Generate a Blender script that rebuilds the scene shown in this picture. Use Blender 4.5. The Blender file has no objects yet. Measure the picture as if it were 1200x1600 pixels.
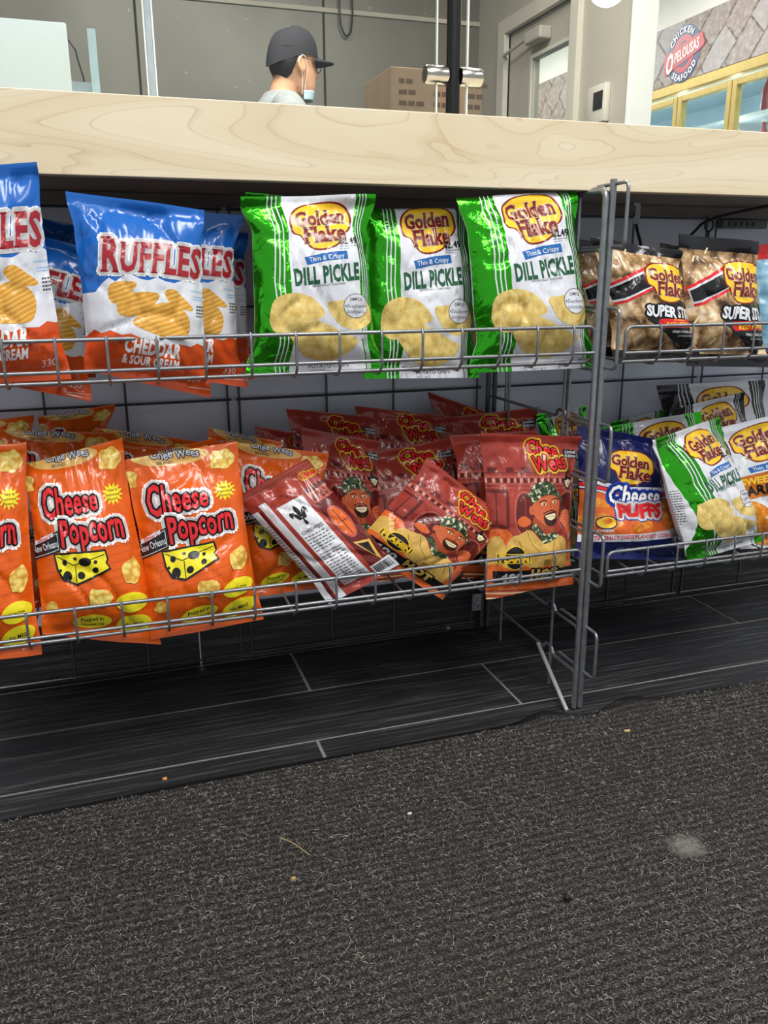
import bpy, bmesh, math, random, bisect
import numpy as np
from mathutils import Vector, Matrix, noise

# ------------------------------------------------------------------ camera, light, exposure
sc = bpy.context.scene
COL = sc.collection
F_PX, IMG_W, IMG_H = 1300.0, 1200.0, 1600.0
CAM = np.array([0.0, 0.0, 0.70])


def cam_axes(yaw, pitch, roll):
    cy, sy, cp, sp = math.cos(yaw), math.sin(yaw), math.cos(pitch), math.sin(pitch)
    f = np.array([sy * cp, cy * cp, -sp]); r = np.array([cy, -sy, 0.0]); d = np.cross(f, r)
    c, s = math.cos(roll), math.sin(roll)
    return c * r + s * d, -s * r + c * d, f


RGT, DWN, FWD = cam_axes(math.radians(18.2508), math.radians(15.7864), math.radians(0.2821))
cam_data = bpy.data.cameras.new('camera')
cam_data.sensor_fit = 'VERTICAL'
cam_data.sensor_height = 24.0
cam_data.lens = 24.0 * F_PX / IMG_H
cam_data.clip_start = 0.02
camera = bpy.data.objects.new('camera', cam_data)
COL.objects.link(camera)
camera.matrix_world = Matrix(((RGT[0], -DWN[0], -FWD[0], CAM[0]), (RGT[1], -DWN[1], -FWD[1], CAM[1]),
                              (RGT[2], -DWN[2], -FWD[2], CAM[2]), (0, 0, 0, 1)))
sc.camera = camera
sc.view_settings.view_transform = 'Standard'
sc.view_settings.look = 'None'
sc.view_settings.gamma = 1.0
sc.view_settings.use_curve_mapping = False
sc.view_settings.exposure = 0.0

world = bpy.data.worlds.new('world')
sc.world = world
world.use_nodes = True
world.node_tree.nodes['Background'].inputs[0].default_value = (0.93, 0.97, 1.0, 1)
world.node_tree.nodes['Background'].inputs[1].default_value = 0.52


def area_light(name, loc, size, power, target=None, color=(1, 0.97, 0.93), spread=math.pi):
    l = bpy.data.lights.new(name, 'AREA')
    l.shape = 'RECTANGLE'; l.size, l.size_y = size; l.energy = power; l.color = color; l.spread = spread
    o = bpy.data.objects.new(name, l); COL.objects.link(o); o.location = loc
    if target is not None:
        o.rotation_euler = (Vector(target) - Vector(loc)).to_track_quat('-Z', 'Y').to_euler()
    return o


# fluorescent troffers of the shop ceiling (aisle in front of the counter, then the kitchen side), plus one added fill
area_light('troffer_or_fill_light', (-0.55, -0.35, 2.78), (0.6, 1.2), 42)
area_light('troffer_or_fill_light', (0.95, -0.15, 2.78), (0.6, 1.2), 46)
area_light('troffer_or_fill_light', (2.6, -0.1, 2.78), (0.6, 1.2), 32)
area_light('troffer_or_fill_light', (0.3, -2.3, 2.78), (1.2, 0.6), 34)
area_light('troffer_or_fill_light', (0.3, 3.0, 2.78), (1.2, 0.6), 80)
area_light('troffer_or_fill_light', (1.5, 2.3, 2.78), (0.6, 1.2), 75)  # added fill over the counter, brightens the white end trim and partition
area_light('troffer_or_fill_light', (3.1, 4.6, 2.78), (0.6, 1.8), 60)
area_light('troffer_or_fill_light', (3.1, 7.4, 2.78), (0.6, 1.8), 90)


# ------------------------------------------------------------------ helpers
def at(px, py, Y):
    """point on the plane y = Y that the photograph shows at (px, py)"""
    d = (px - 600.0) * RGT + (py - 800.0) * DWN + F_PX * FWD
    return CAM + d * ((Y - CAM[1]) / d[1])


def atx(px, py, X):
    d = (px - 600.0) * RGT + (py - 800.0) * DWN + F_PX * FWD
    return CAM + d * ((X - CAM[0]) / d[0])


def lin(h):
    h = h.lstrip('#')
    out = []
    for i in (0, 2, 4):
        c = int(h[i:i + 2], 16) / 255.0
        out.append(c / 12.92 if c <= 0.04045 else ((c + 0.055) / 1.055) ** 2.4)
    return (*out, 1.0)


class NT:
    """small node-tree writer"""
    def __init__(self, name):
        self.m = bpy.data.materials.new(name); self.m.use_nodes = True
        self.t = self.m.node_tree; self.p = self.t.nodes['Principled BSDF']; self.out = self.t.nodes['Material Output']

    def n(self, kind, **kw):
        x = self.t.nodes.new(kind)
        for k, v in kw.items():
            if k.startswith('i_'):
                key = k[2:]
                key = int(key) if key.isdigit() else key.replace('_', ' ')
                if isinstance(v, bpy.types.NodeSocket): self.t.links.new(v, x.inputs[key])
                else: x.inputs[key].default_value = v
            else: setattr(x, k, v)
        return x

    def math(self, op, a, b=None, c=None, clamp=False):
        x = self.t.nodes.new('ShaderNodeMath'); x.operation = op; x.use_clamp = clamp
        for i, v in enumerate((a, b, c)):
            if v is None: continue
            if isinstance(v, bpy.types.NodeSocket): self.t.links.new(v, x.inputs[i])
            else: x.inputs[i].default_value = v
        return x.outputs[0]

    def ramp(self, fac, stops):
        x = self.t.nodes.new('ShaderNodeValToRGB'); e = x.color_ramp.elements
        while len(e) < len(stops): e.new(0.5)
        for s, (p, c) in zip(e, stops): s.position = p; s.color = c
        self.t.links.new(fac, x.inputs[0]); return x.outputs[0]

    def mix(self, fac, a, b, mode='MIX'):
        x = self.t.nodes.new('ShaderNodeMix'); x.data_type = 'RGBA'; x.blend_type = mode
        for i, v in ((0, fac), (6, a), (7, b)):
            if isinstance(v, bpy.types.NodeSocket): self.t.links.new(v, x.inputs[i])
            else: x.inputs[i].default_value = v
        return x.outputs[2]

    def set(self, **kw):
        for k, v in kw.items():
            key = k.replace('_', ' ')
            if isinstance(v, bpy.types.NodeSocket): self.t.links.new(v, self.p.inputs[key])
            else: self.p.inputs[key].default_value = v
        return self

    def bump(self, h, strength=0.3, dist=0.002, normal=None):
        x = self.n('ShaderNodeBump', i_Strength=strength, i_Distance=dist, i_Height=h)
        if normal is not None: self.t.links.new(normal, x.inputs['Normal'])
        return x.outputs[0]

    def objco(self, scale=(1, 1, 1)):
        tc = self.n('ShaderNodeTexCoord'); mp = self.n('ShaderNodeMapping', i_Vector=tc.outputs['Object'], i_Scale=scale)
        return mp.outputs[0]

    def geo(self, scale=(1, 1, 1)):
        g = self.n('ShaderNodeNewGeometry'); mp = self.n('ShaderNodeMapping', i_Vector=g.outputs['Position'], i_Scale=scale)
        return mp.outputs[0]


def simple(name, color, rough=0.5, metal=0.0, noise_amt=0.06, scale=40, bump=0.0, coat=0.0):
    t = NT(name); c = lin(color) if isinstance(color, str) else color
    nz = t.n('ShaderNodeTexNoise', i_Vector=t.objco(), i_Scale=scale, i_Detail=4.0)
    dark = tuple(max(0, x * (1 - noise_amt * 2)) for x in c[:3]) + (1,)
    lite = tuple(min(1, x * (1 + noise_amt)) for x in c[:3]) + (1,)
    t.set(Base_Color=t.ramp(nz.outputs[0], [(0.3, dark), (0.7, lite)]), Roughness=rough, Metallic=metal, Coat_Weight=coat)
    if bump: t.set(Normal=t.bump(nz.outputs[0], bump, 0.002))
    return t.m


def tag(o, label=None, cat=None, group=None, kind=None):
    if label: o['label'] = label
    if cat: o['category'] = cat
    if group: o['group'] = group
    if kind: o['kind'] = kind
    return o


def empty(name, loc=(0, 0, 0), label=None, cat=None, group=None):
    o = bpy.data.objects.new(name, None); COL.objects.link(o); o.location = loc; o.empty_display_size = 0.05
    return tag(o, label, cat, group)


class MB:
    """collects boxes, rods, lathes ... and links them as ONE mesh object"""
    def __init__(self): self.v = []; self.f = []; self.mi = []

    def add(self, vs, fs, mi=0):
        k = len(self.v); self.v += [tuple(map(float, p)) for p in vs]; self.f += [tuple(i + k for i in f) for f in fs]; self.mi += [mi] * len(fs)
        return self

    def box(self, a, b, mi=0, bev=0.0):
        x0, y0, z0 = (min(p, q) for p, q in zip(a, b)); x1, y1, z1 = (max(p, q) for p, q in zip(a, b))
        if bev:
            bm = bmesh.new(); bmesh.ops.create_cube(bm, size=1.0)
            for v in bm.verts: v.co = Vector(((x0 + x1) / 2 + v.co.x * (x1 - x0), (y0 + y1) / 2 + v.co.y * (y1 - y0), (z0 + z1) / 2 + v.co.z * (z1 - z0)))
            bmesh.ops.bevel(bm, geom=bm.edges[:], offset=bev, segments=2, affect='EDGES', profile=0.5)
            bm.verts.index_update(); self.add([v.co for v in bm.verts], [[v.index for v in f.verts] for f in bm.faces], mi); bm.free()
            return self
        vs = [(x, y, z) for z in (z0, z1) for y in (y0, y1) for x in (x0, x1)]
        return self.add(vs, [(0, 2, 3, 1), (4, 5, 7, 6), (0, 1, 5, 4), (2, 6, 7, 3), (0, 4, 6, 2), (1, 3, 7, 5)], mi)

    def rod(self, pts, r, n=8, mi=0, closed=False, caps=True):
        """round wire through pts with softened corners"""
        P = [Vector(p) for p in pts]
        rs = r if isinstance(r, (list, tuple)) else [r] * len(P)
        prev = None; rings = []
        for i, p in enumerate(P):
            if closed: a, b = P[i - 1], P[(i + 1) % len(P)]
            else: a, b = P[max(i - 1, 0)], P[min(i + 1, len(P) - 1)]
            d = (b - a)
            d = d.normalized() if d.length > 1e-9 else Vector((0, 0, 1))
            if prev is None:
                u = d.orthogonal().normalized()
            else:
                u = prev - d * prev.dot(d)
                u = u.normalized() if u.length > 1e-6 else d.orthogonal().normalized()
            prev = u; w = d.cross(u)
            rings.append([p + (u * math.cos(2 * math.pi * k / n) + w * math.sin(2 * math.pi * k / n)) * rs[i] for k in range(n)])
        vs = [q for rg in rings for q in rg]; fs = []
        m = len(P)
        for i in range(m if closed else m - 1):
            j = (i + 1) % m
            for k in range(n): fs.append((i * n + k, i * n + (k + 1) % n, j * n + (k + 1) % n, j * n + k))
        if caps and not closed:
            fs.append(tuple(range(n - 1, -1, -1))); fs.append(tuple((m - 1) * n + k for k in range(n)))
        return self.add(vs, fs, mi)

    def lathe(self, c, prof, n=24, mi=0, axis='Z'):
        vs = []; fs = []
        for (r, h) in prof:
            for k in range(n):
                a = 2 * math.pi * k / n; p = (r * math.cos(a), r * math.sin(a), h)
                if axis == 'X': p = (p[2], p[0], p[1])
                if axis == 'Y': p = (p[0], p[2], p[1])
                vs.append((c[0] + p[0], c[1] + p[1], c[2] + p[2]))
        m = len(prof)
        for i in range(m - 1):
            for k in range(n): fs.append((i * n + k, i * n + (k + 1) % n, (i + 1) * n + (k + 1) % n, (i + 1) * n + k))
        fs.append(tuple(range(n - 1, -1, -1))); fs.append(tuple((m - 1) * n + k for k in range(n)))
        return self.add(vs, fs, mi)

    def sphere(self, c, r, seg=16, rings=10, mi=0):
        r3 = r if isinstance(r, (tuple, list)) else (r, r, r)
        bm = bmesh.new(); bmesh.ops.create_uvsphere(bm, u_segments=seg, v_segments=rings, radius=1.0)
        bm.verts.index_update()
        self.add([(c[0] + v.co.x * r3[0], c[1] + v.co.y * r3[1], c[2] + v.co.z * r3[2]) for v in bm.verts], [[v.index for v in f.verts] for f in bm.faces], mi); bm.free()
        return self

    def build(self, name, mats, parent=None, smooth=True, loc=None, auto=True):
        me = bpy.data.meshes.new(name)
        off = Vector(loc) if loc is not None else Vector((0, 0, 0))
        me.from_pydata([tuple(Vector(p) - off) for p in self.v], [], self.f)
        for m in (mats if isinstance(mats, (list, tuple)) else [mats]): me.materials.append(m)
        me.polygons.foreach_set('material_index', self.mi)
        if smooth:
            me.polygons.foreach_set('use_smooth', [True] * len(self.f))
            if auto: me.set_sharp_from_angle(angle=math.radians(38))
        me.update()
        o = bpy.data.objects.new(name, me); COL.objects.link(o)
        if loc is not None: o.location = loc
        if parent is not None: o.parent = parent
        return o


def bend(pts, r=0.006, n=4):
    """round the corners of a wire path"""
    P = [Vector(p) for p in pts]; out = [P[0]]
    for i in range(1, len(P) - 1):
        a, b, c = P[i - 1], P[i], P[i + 1]
        d1 = (a - b); d2 = (c - b); rr = min(r, d1.length * 0.45, d2.length * 0.45)
        p1 = b + d1.normalized() * rr; p2 = b + d2.normalized() * rr
        for k in range(n + 1):
            t = k / n; out.append(p1 * (1 - t) ** 2 + b * 2 * t * (1 - t) + p2 * t * t)
    out.append(P[-1]); return out


def smooth_closed(pts, n=6):
    P = np.array(pts, float); m = len(P); out = []
    for i in range(m):
        p0, p1, p2, p3 = P[i - 1], P[i], P[(i + 1) % m], P[(i + 2) % m]
        for k in range(n):
            t = k / n
            out.append(0.5 * ((2 * p1) + (-p0 + p2) * t + (2 * p0 - 5 * p1 + 4 * p2 - p3) * t * t + (-p0 + 3 * p1 - 3 * p2 + p3) * t ** 3))
    return np.array(out)

# ------------------------------------------------------------------ setting: materials
M = {}


def mat_planks():
    t = NT('black_wood_tile')
    g = t.n('ShaderNodeNewGeometry'); rnd = g.outputs['Random Per Island']
    off = t.n('ShaderNodeCombineXYZ', i_X=t.math('MULTIPLY', rnd, 37.0), i_Y=t.math('MULTIPLY', rnd, 11.0))
    add = t.n('ShaderNodeVectorMath', operation='ADD'); t.t.links.new(g.outputs['Position'], add.inputs[0]); t.t.links.new(off.outputs[0], add.inputs[1])
    mp = t.n('ShaderNodeMapping', i_Vector=add.outputs[0], i_Scale=(3.0, 95.0, 95.0))
    n1 = t.n('ShaderNodeTexNoise', i_Vector=mp.outputs[0], i_Scale=1.6, i_Detail=6.0, i_Roughness=0.65, i_Distortion=0.6)
    mp2 = t.n('ShaderNodeMapping', i_Vector=add.outputs[0], i_Scale=(1.4, 9.0, 9.0))
    n2 = t.n('ShaderNodeTexNoise', i_Vector=mp2.outputs[0], i_Scale=2.0, i_Detail=3.0)
    c = t.ramp(n1.outputs[0], [(0.3, lin('141517')), (0.52, lin('242527')), (0.76, lin('66686a'))])
    c = t.mix(t.math('MULTIPLY', n2.outputs[0], 0.6), c, lin('202124'))
    h = t.math('ADD', n1.outputs[0], t.math('MULTIPLY', n2.outputs[0], 0.3))
    t.set(Base_Color=c, Roughness=t.ramp(n1.outputs[0], [(0.2, (0.34,) * 3 + (1,)), (0.8, (0.6,) * 3 + (1,))]), Normal=t.bump(h, 0.5, 0.002))
    return t.m


def mat_birch():
    t = NT('birch_laminate')
    co = t.geo((0.55, 1.0, 3.4))
    n1 = t.n('ShaderNodeTexNoise', i_Vector=co, i_Scale=2.6, i_Detail=3.0, i_Roughness=0.42, i_Distortion=0.7)
    k = t.math('FRACT', t.math('MULTIPLY', n1.outputs[0], 23.0))
    line = t.ramp(k, [(0.0, (1, 1, 1, 1)), (0.04, (0.5, 0.5, 0.5, 1)), (0.14, (0.05, 0.05, 0.05, 1)), (1.0, (0, 0, 0, 1))])
    band = t.math('FRACT', t.math('MULTIPLY', n1.outputs[0], 4.5))
    base = t.ramp(band, [(0.0, lin('dfd0b2')), (0.5, lin('e7dabf')), (1.0, lin('dac9a8'))])
    fine = t.n('ShaderNodeTexNoise', i_Vector=t.geo((8.0, 8.0, 160.0)), i_Scale=3.0, i_Detail=3.0)
    base = t.mix(t.math('MULTIPLY', fine.outputs[0], 0.18), base, lin('cdbd9f'))
    c = t.mix(t.math('MULTIPLY', line, 0.42), base, lin('b08d70'))
    t.set(Base_Color=c, Roughness=0.42)
    return t.m


def mat_carpet():
    t = NT('ribbed_carpet')
    g = t.n('ShaderNodeNewGeometry'); sx = t.n('ShaderNodeSeparateXYZ', i_Vector=g.outputs['Position'])
    wob = t.n('ShaderNodeTexNoise', i_Vector=t.geo((14, 30, 1)), i_Scale=1.0, i_Detail=2.0)
    yy = t.math('ADD', sx.outputs[1], t.math('MULTIPLY', wob.outputs[0], 0.005))
    rib = t.math('SINE', t.math('MULTIPLY', yy, 2 * math.pi / 0.0125))
    n1 = t.n('ShaderNodeTexNoise', i_Vector=t.geo((1, 1, 1)), i_Scale=420.0, i_Detail=3.0, i_Roughness=0.7)
    n2 = t.n('ShaderNodeTexNoise', i_Vector=t.geo((1, 1, 1)), i_Scale=5.0, i_Detail=4.0)
    n3 = t.n('ShaderNodeTexNoise', i_Vector=t.geo((70, 240, 1)), i_Scale=3.0, i_Detail=3.0)
    h = t.math('ADD', t.math('MULTIPLY', rib, 0.35), t.math('MULTIPLY', n1.outputs[0], 2.2))
    v = t.math('ADD', t.math('MULTIPLY', rib, 0.045), t.math('ADD', n1.outputs[0], t.math('MULTIPLY', t.math('SUBTRACT', n3.outputs[0], 0.5), 0.5)))
    c = t.ramp(v, [(0.36, lin('1a1a1a')), (0.52, lin('3d3b3a')), (0.68, lin('6e6b67')), (0.80, lin('9a9690'))])
    c = t.mix(t.ramp(n2.outputs[0], [(0.5, (0, 0, 0, 1)), (0.75, (0.4, 0.4, 0.4, 1))]), c, lin('3c3330'))
    # the pale trodden-in stain
    s = at_floor(1072, 1330)
    d = t.n('ShaderNodeVectorMath', operation='DISTANCE'); t.t.links.new(g.outputs['Position'], d.inputs[0]); d.inputs[1].default_value = (s[0], s[1], 0.009)
    dd = t.math('ADD', d.outputs['Value'], t.math('MULTIPLY', t.math('SUBTRACT', t.n('ShaderNodeTexNoise', i_Vector=t.geo((1, 1, 1)), i_Scale=60.0, i_Detail=4.0).outputs[0], 0.5), 0.035))
    c = t.mix(t.ramp(dd, [(0.012, (0.75, 0.75, 0.75, 1)), (0.026, (0, 0, 0, 1))]), c, lin('8d8b88'))
    t.set(Base_Color=c, Roughness=0.95, Specular_IOR_Level=0.15, Normal=t.bump(h, 0.9, 0.003))
    return t.m


def at_floor(px, py, z=0.0):
    d = (px - 600.0) * RGT + (py - 800.0) * DWN + F_PX * FWD
    return CAM + d * ((z - CAM[2]) / d[2])


def mat_pavers():
    t = NT('stone_wallpaper')
    g = t.n('ShaderNodeNewGeometry'); sp = t.n('ShaderNodeSeparateXYZ', i_Vector=g.outputs['Position'])
    cb = t.n('ShaderNodeCombineXYZ', i_X=sp.outputs[1], i_Y=sp.outputs[2])
    wn = t.n('ShaderNodeTexNoise', i_Vector=cb.outputs[0], i_Scale=7.0, i_Detail=3.0)
    ad = t.n('ShaderNodeVectorMath', operation='MULTIPLY_ADD'); t.t.links.new(wn.outputs['Color'], ad.inputs[0]); ad.inputs[1].default_value = (0.05, 0.05, 0); t.t.links.new(cb.outputs[0], ad.inputs[2])
    mp = t.n('ShaderNodeMapping', i_Vector=ad.outputs[0], i_Rotation=(0, 0, math.radians(47)), i_Scale=(1, 1, 1))
    b = t.n('ShaderNodeTexBrick', i_Vector=mp.outputs[0], i_Color1=lin('7d695e'), i_Color2=lin('a3a0a6'), i_Mortar=lin('2f2721'), i_Scale=1.0, i_Mortar_Size=0.010, i_Mortar_Smooth=0.4, i_Brick_Width=0.30, i_Row_Height=0.19)
    b.offset = 0.5
    n2 = t.n('ShaderNodeTexNoise', i_Vector=cb.outputs[0], i_Scale=22.0, i_Detail=6.0, i_Roughness=0.7)
    n4 = t.n('ShaderNodeTexNoise', i_Vector=cb.outputs[0], i_Scale=3.5, i_Detail=2.0)
    c = t.mix(t.math('MULTIPLY', n4.outputs[0], 0.55), b.outputs[0], lin('94786a'))
    c = t.mix(t.ramp(n2.outputs[0], [(0.45, (0, 0, 0, 1)), (0.7, (0.55, 0.55, 0.55, 1))]), c, lin('c6c3c6'))
    t.set(Base_Color=c, Roughness=0.55)
    return t.m


def mat_steel_panel():
    t = NT('grey_wall_panel')
    n1 = t.n('ShaderNodeTexNoise', i_Vector=t.geo((1.2, 1.2, 0.9)), i_Scale=1.6, i_Detail=3.0)
    n2 = t.n('ShaderNodeTexNoise', i_Vector=t.geo((1, 1, 1)), i_Scale=14.0, i_Detail=5.0, i_Roughness=0.7)
    n3 = t.n('ShaderNodeTexNoise', i_Vector=t.geo((1, 1, 0.6)), i_Scale=30.0, i_Detail=2.0)
    c = t.ramp(n1.outputs[0], [(0.3, lin('6a665e')), (0.7, lin('7f7b72'))])
    c = t.mix(t.math('MULTIPLY', n2.outputs[0], 0.3), c, lin('5e5a53'))
    c = t.mix(t.ramp(n3.outputs[0], [(0.72, (0, 0, 0, 1)), (0.76, (0.6, 0.6, 0.6, 1))]), c, lin('b9b4a8'))
    t.set(Base_Color=c, Roughness=0.42, Metallic=0.25)
    return t.m


def mat_glass(name, tint='ffffff', refl=0.9):
    """thin clear sheet: see-through, with the mirror reflection of a pane"""
    t = NT(name)
    tr = t.n('ShaderNodeBsdfTransparent', i_Color=lin(tint))
    gl = t.n('ShaderNodeBsdfGlossy', i_Color=(1, 1, 1, 1), i_Roughness=0.03)
    lw = t.n('ShaderNodeLayerWeight', i_Blend=0.5)
    fr = t.math('ADD', t.math('MULTIPLY', t.math('POWER', lw.outputs['Facing'], 5.0), 0.9), 0.035)
    mx = t.n('ShaderNodeMixShader'); t.t.links.new(t.math('MULTIPLY', fr, refl), mx.inputs[0])
    t.t.links.new(tr.outputs[0], mx.inputs[1]); t.t.links.new(gl.outputs[0], mx.inputs[2]); t.t.links.new(mx.outputs[0], t.out.inputs[0])
    return t.m


def mat_emit(name, col, s):
    t = NT(name); t.set(Base_Color=lin(col), Emission_Color=lin(col), Emission_Strength=s); return t.m


M['tile'] = mat_planks()
M['grout'] = simple('grout', '7a7977', 0.9, scale=120)
M['birch'] = mat_birch()
M['carpet'] = mat_carpet()
M['rubber'] = simple('black_rubber', '141415', 0.42, noise_amt=0.2, scale=30, bump=0.2)
M['panel'] = simple('white_counter_panel', 'e8eefc', 0.6, noise_amt=0.03, scale=3)
M['ledger'] = simple('dark_counter_ledger', '8a817a', 0.7, noise_amt=0.12, scale=6)
M['under'] = simple('counter_underside', 'a3988a', 0.7, scale=8)
M['pavers'] = mat_pavers()
M['steelwall'] = mat_steel_panel()
M['greige'] = simple('greige_paint_and_shade', 'b5ada0', 0.6, noise_amt=0.03, scale=4)
M['white'] = simple('white_paint', 'eeece6', 0.6, noise_amt=0.02, scale=4)
M['offwhite'] = simple('trim_paint', 'cfc8ba', 0.5, noise_amt=0.03, scale=6)
M['seam'] = simple('dark_seam', '2b2823', 0.8)
M['wire'] = simple('silver_grey_wire', '8e9196', 0.34, 0.7, noise_amt=0.10, scale=60)
M['gridwire'] = simple('grid_wire', '5a5c60', 0.4, 0.6, noise_amt=0.12, scale=60)
M['chrome'] = simple('brushed_steel', 'b9b6b0', 0.22, 1.0, noise_amt=0.05, scale=90)
M['blackmetal'] = simple('black_metal', '17171a', 0.35, 0.3, noise_amt=0.1)
M['blackplastic'] = simple('black_plastic', '121214', 0.45, noise_amt=0.1)
M['gold'] = simple('gold_anodised', 'cdb26a', 0.38, 0.5, noise_amt=0.06, scale=20)
M['glass'] = mat_glass('acrylic_sheet', 'f1f4f2', 0.8)
M['coolerglass'] = mat_glass('cooler_glass', 'e8f2f6', 1.0)
M['edgeglow'] = simple('acrylic_edge', 'e2efe8', 0.2, noise_amt=0.02)
M['cardboard'] = simple('cardboard', '7d6750', 0.85, noise_amt=0.06, scale=14)
M['ink_brown'] = simple('carton_print', '4c3828', 0.85)
M['lampglow'] = mat_emit('lamp_glow', 'fff8ea', 4.0)
M['tubeglow'] = mat_emit('cooler_tube', 'eef8ff', 22.0)
M['coolerin'] = simple('cooler_lining', 'c6dbe6', 0.5, noise_amt=0.02)
M['tabletop'] = simple('stainless_top', 'a9a9a6', 0.3, 0.9, noise_amt=0.04)

# ------------------------------------------------------------------ floor, mat
floor = MB()
rng = random.Random(4)
ROW = 0.162
rows = [1.136 + ROW * k for k in range(-12, 25)]
joint = {0.974: 0.262, 1.136: 0.62, 1.298: 0.29}
for y0 in rows:
    off = joint.get(round(y0, 3), rng.uniform(0, 0.92))
    x = off - 0.92 * 6
    while x < 6.0:
        if y0 > 3.5 or True:
            floor.box((x + 0.0028, y0 + 0.0028, -0.012), (x + 0.92 - 0.0028, y0 + ROW - 0.0028, 0.0), 0)
        x += 0.92
floor.box((-5.2, -0.85, -0.03), (6.9, 9.2, -0.0012), 1)
fl = floor.build('floor', [M['tile'], M['grout']], smooth=False); tag(fl, kind='structure')

# mat: its far edge runs along the counter and is pushed up around the rack post
MAT_Y = 1.078
mb = MB()
xs = np.concatenate([np.linspace(-1.6, 0.3, 16), np.linspace(0.33, 1.1, 62), np.linspace(1.15, 2.6, 14)])
ys = np.concatenate([[MAT_Y, MAT_Y - 0.004, MAT_Y - 0.012, MAT_Y - 0.017, MAT_Y - 0.02, MAT_Y - 0.04, MAT_Y - 0.08], np.linspace(0.9, -0.6, 14)])


def mat_pos(x, y):
    e = MAT_Y - y
    g = math.exp(-((x - 0.705) / 0.035) ** 2)
    lift = (0.014 * math.exp(-((x - 0.625) / 0.035) ** 2) + 0.011 * math.exp(-((x - 0.785) / 0.04) ** 2)) * math.exp(-e / 0.03)
    lift += 0.0035 * math.sin(x * 9 + 1) * math.exp(-e / 0.02) * (0.5 if x < 0.4 else 1)
    push = -0.016 * g * math.exp(-e / 0.05) + 0.004 * math.sin(x * 5.1) * math.exp(-e / 0.06)
    z = 0.0045 + 0.0045 * min(1, max(0, (e - 0.012) / 0.006)) - (0.003 if e < 0.002 else 0)
    return (x, y + push, z + max(lift, -0.001))


V = [mat_pos(x, y) for y in ys for x in xs]
nx, ny = len(xs), len(ys)
for j in range(ny - 1):
    for i in range(nx - 1):
        pass
mb.add(V, [(j * nx + i, (j + 1) * nx + i, (j + 1) * nx + i + 1, j * nx + i + 1) for j in range(3, ny - 1) for i in range(nx - 1)], 0)
# underside
mb.add([(p[0], p[1], 0.0006) for p in V], [(j * nx + i, j * nx + i + 1, (j + 1) * nx + i + 1, (j + 1) * nx + i) for j in range(3, ny - 1) for i in range(nx - 1)], 0)
matroot = empty('door_mat', (0.5, 0.4, 0.0), 'wide dark grey ribbed carpet mat covering the floor in front of the rack', 'mat')
o = mb.build('carpet_pile', M['carpet'], matroot, loc=(0.5, 0.4, 0.0)); o.location = (0, 0, 0)
mb = MB()
mb.add(V, [(j * nx + i, (j + 1) * nx + i, (j + 1) * nx + i + 1, j * nx + i + 1) for j in range(0, 3) for i in range(nx - 1)], 0)
lo = [(p[0], p[1], p[2] - 0.0042) for p in V]
mb.add(lo, [(j * nx + i, j * nx + i + 1, (j + 1) * nx + i + 1, (j + 1) * nx + i) for j in range(0, 3) for i in range(nx - 1)], 0)
mb.add([V[i] for i in range(nx)] + [lo[i] for i in range(nx)], [(i, i + 1, nx + i + 1, nx + i) for i in range(nx - 1)], 0)
o = mb.build('rubber_edge', M['rubber'], matroot, loc=(0.5, 0.4, 0.0)); o.location = (0, 0, 0); o['label'] = 'black rubber edging strip'


def fibres(n, seed, lmin, lmax, rad, z0, name, mats, lift=0.004):
    r = np.random.default_rng(seed)
    y = r.uniform(0.36, MAT_Y - 0.02, n); x = r.uniform(-0.5, 1.6, n)
    keep = (x > -0.17 - (1.08 - y) * -0.05 - 0.12) & (x < 0.55 + (y - 0.36) * 0.95)
    x, y = x[keep], y[keep]; n = len(x)
    a = r.uniform(0, 2 * np.pi, n); L = r.uniform(lmin, lmax, n) * r.uniform(0.5, 1, n); k = r.normal(0, 1.6, n)
    S = 5
    pts = np.zeros((n, S, 3)); ang = a.copy(); cx, cy = x.copy(), y.copy(); zz = r.uniform(0.2, 1, n) * lift
    for s in range(S):
        pts[:, s, 0], pts[:, s, 1] = cx, cy; pts[:, s, 2] = z0 + zz * math.sin(math.pi * (s + 0.4) / (S))
        ang = ang + k / S + r.normal(0, 0.35, n); cx = cx + np.cos(ang) * L / (S - 1); cy = cy + np.sin(ang) * L / (S - 1)
    d = np.gradient(pts, axis=1); d /= np.linalg.norm(d, axis=2, keepdims=True) + 1e-9
    side = np.stack([-d[..., 1], d[..., 0], np.zeros_like(d[..., 0])], -1); up = np.array([0, 0, 1.0])
    rr = (rad * r.uniform(0.6, 1.3, n))[:, None, None]
    ring = np.stack([pts + side * rr, pts - side * rr, pts + up * rr * 1.5], 2)            # n,S,3,3
    vs = ring.reshape(-1, 3)
    base = np.arange(n)[:, None, None] * (S * 3); s_ = np.arange(S - 1)[None, :, None] * 3; q = np.arange(3)[None, None, :]
    q2 = (q + 1) % 3
    fs = np.stack([base + s_ + q, base + s_ + q2, base + s_ + 3 + q2, base + s_ + 3 + q], -1).reshape(-1, 4)
    me = bpy.data.meshes.new(name); me.vertices.add(len(vs)); me.vertices.foreach_set('co', vs.ravel())
    me.loops.add(fs.size); me.loops.foreach_set('vertex_index', fs.ravel().astype(np.int32))
    me.polygons.add(len(fs)); me.polygons.foreach_set('loop_start', np.arange(0, fs.size, 4, dtype=np.int32))
    for m in mats: me.materials.append(m)
    mi = np.repeat(r.integers(0, len(mats), n), (S - 1) * 3).astype(np.int32); me.polygons.foreach_set('material_index', mi)
    me.update(calc_edges=True); me.validate()
    o = bpy.data.objects.new(name, me); COL.objects.link(o); return o


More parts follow.
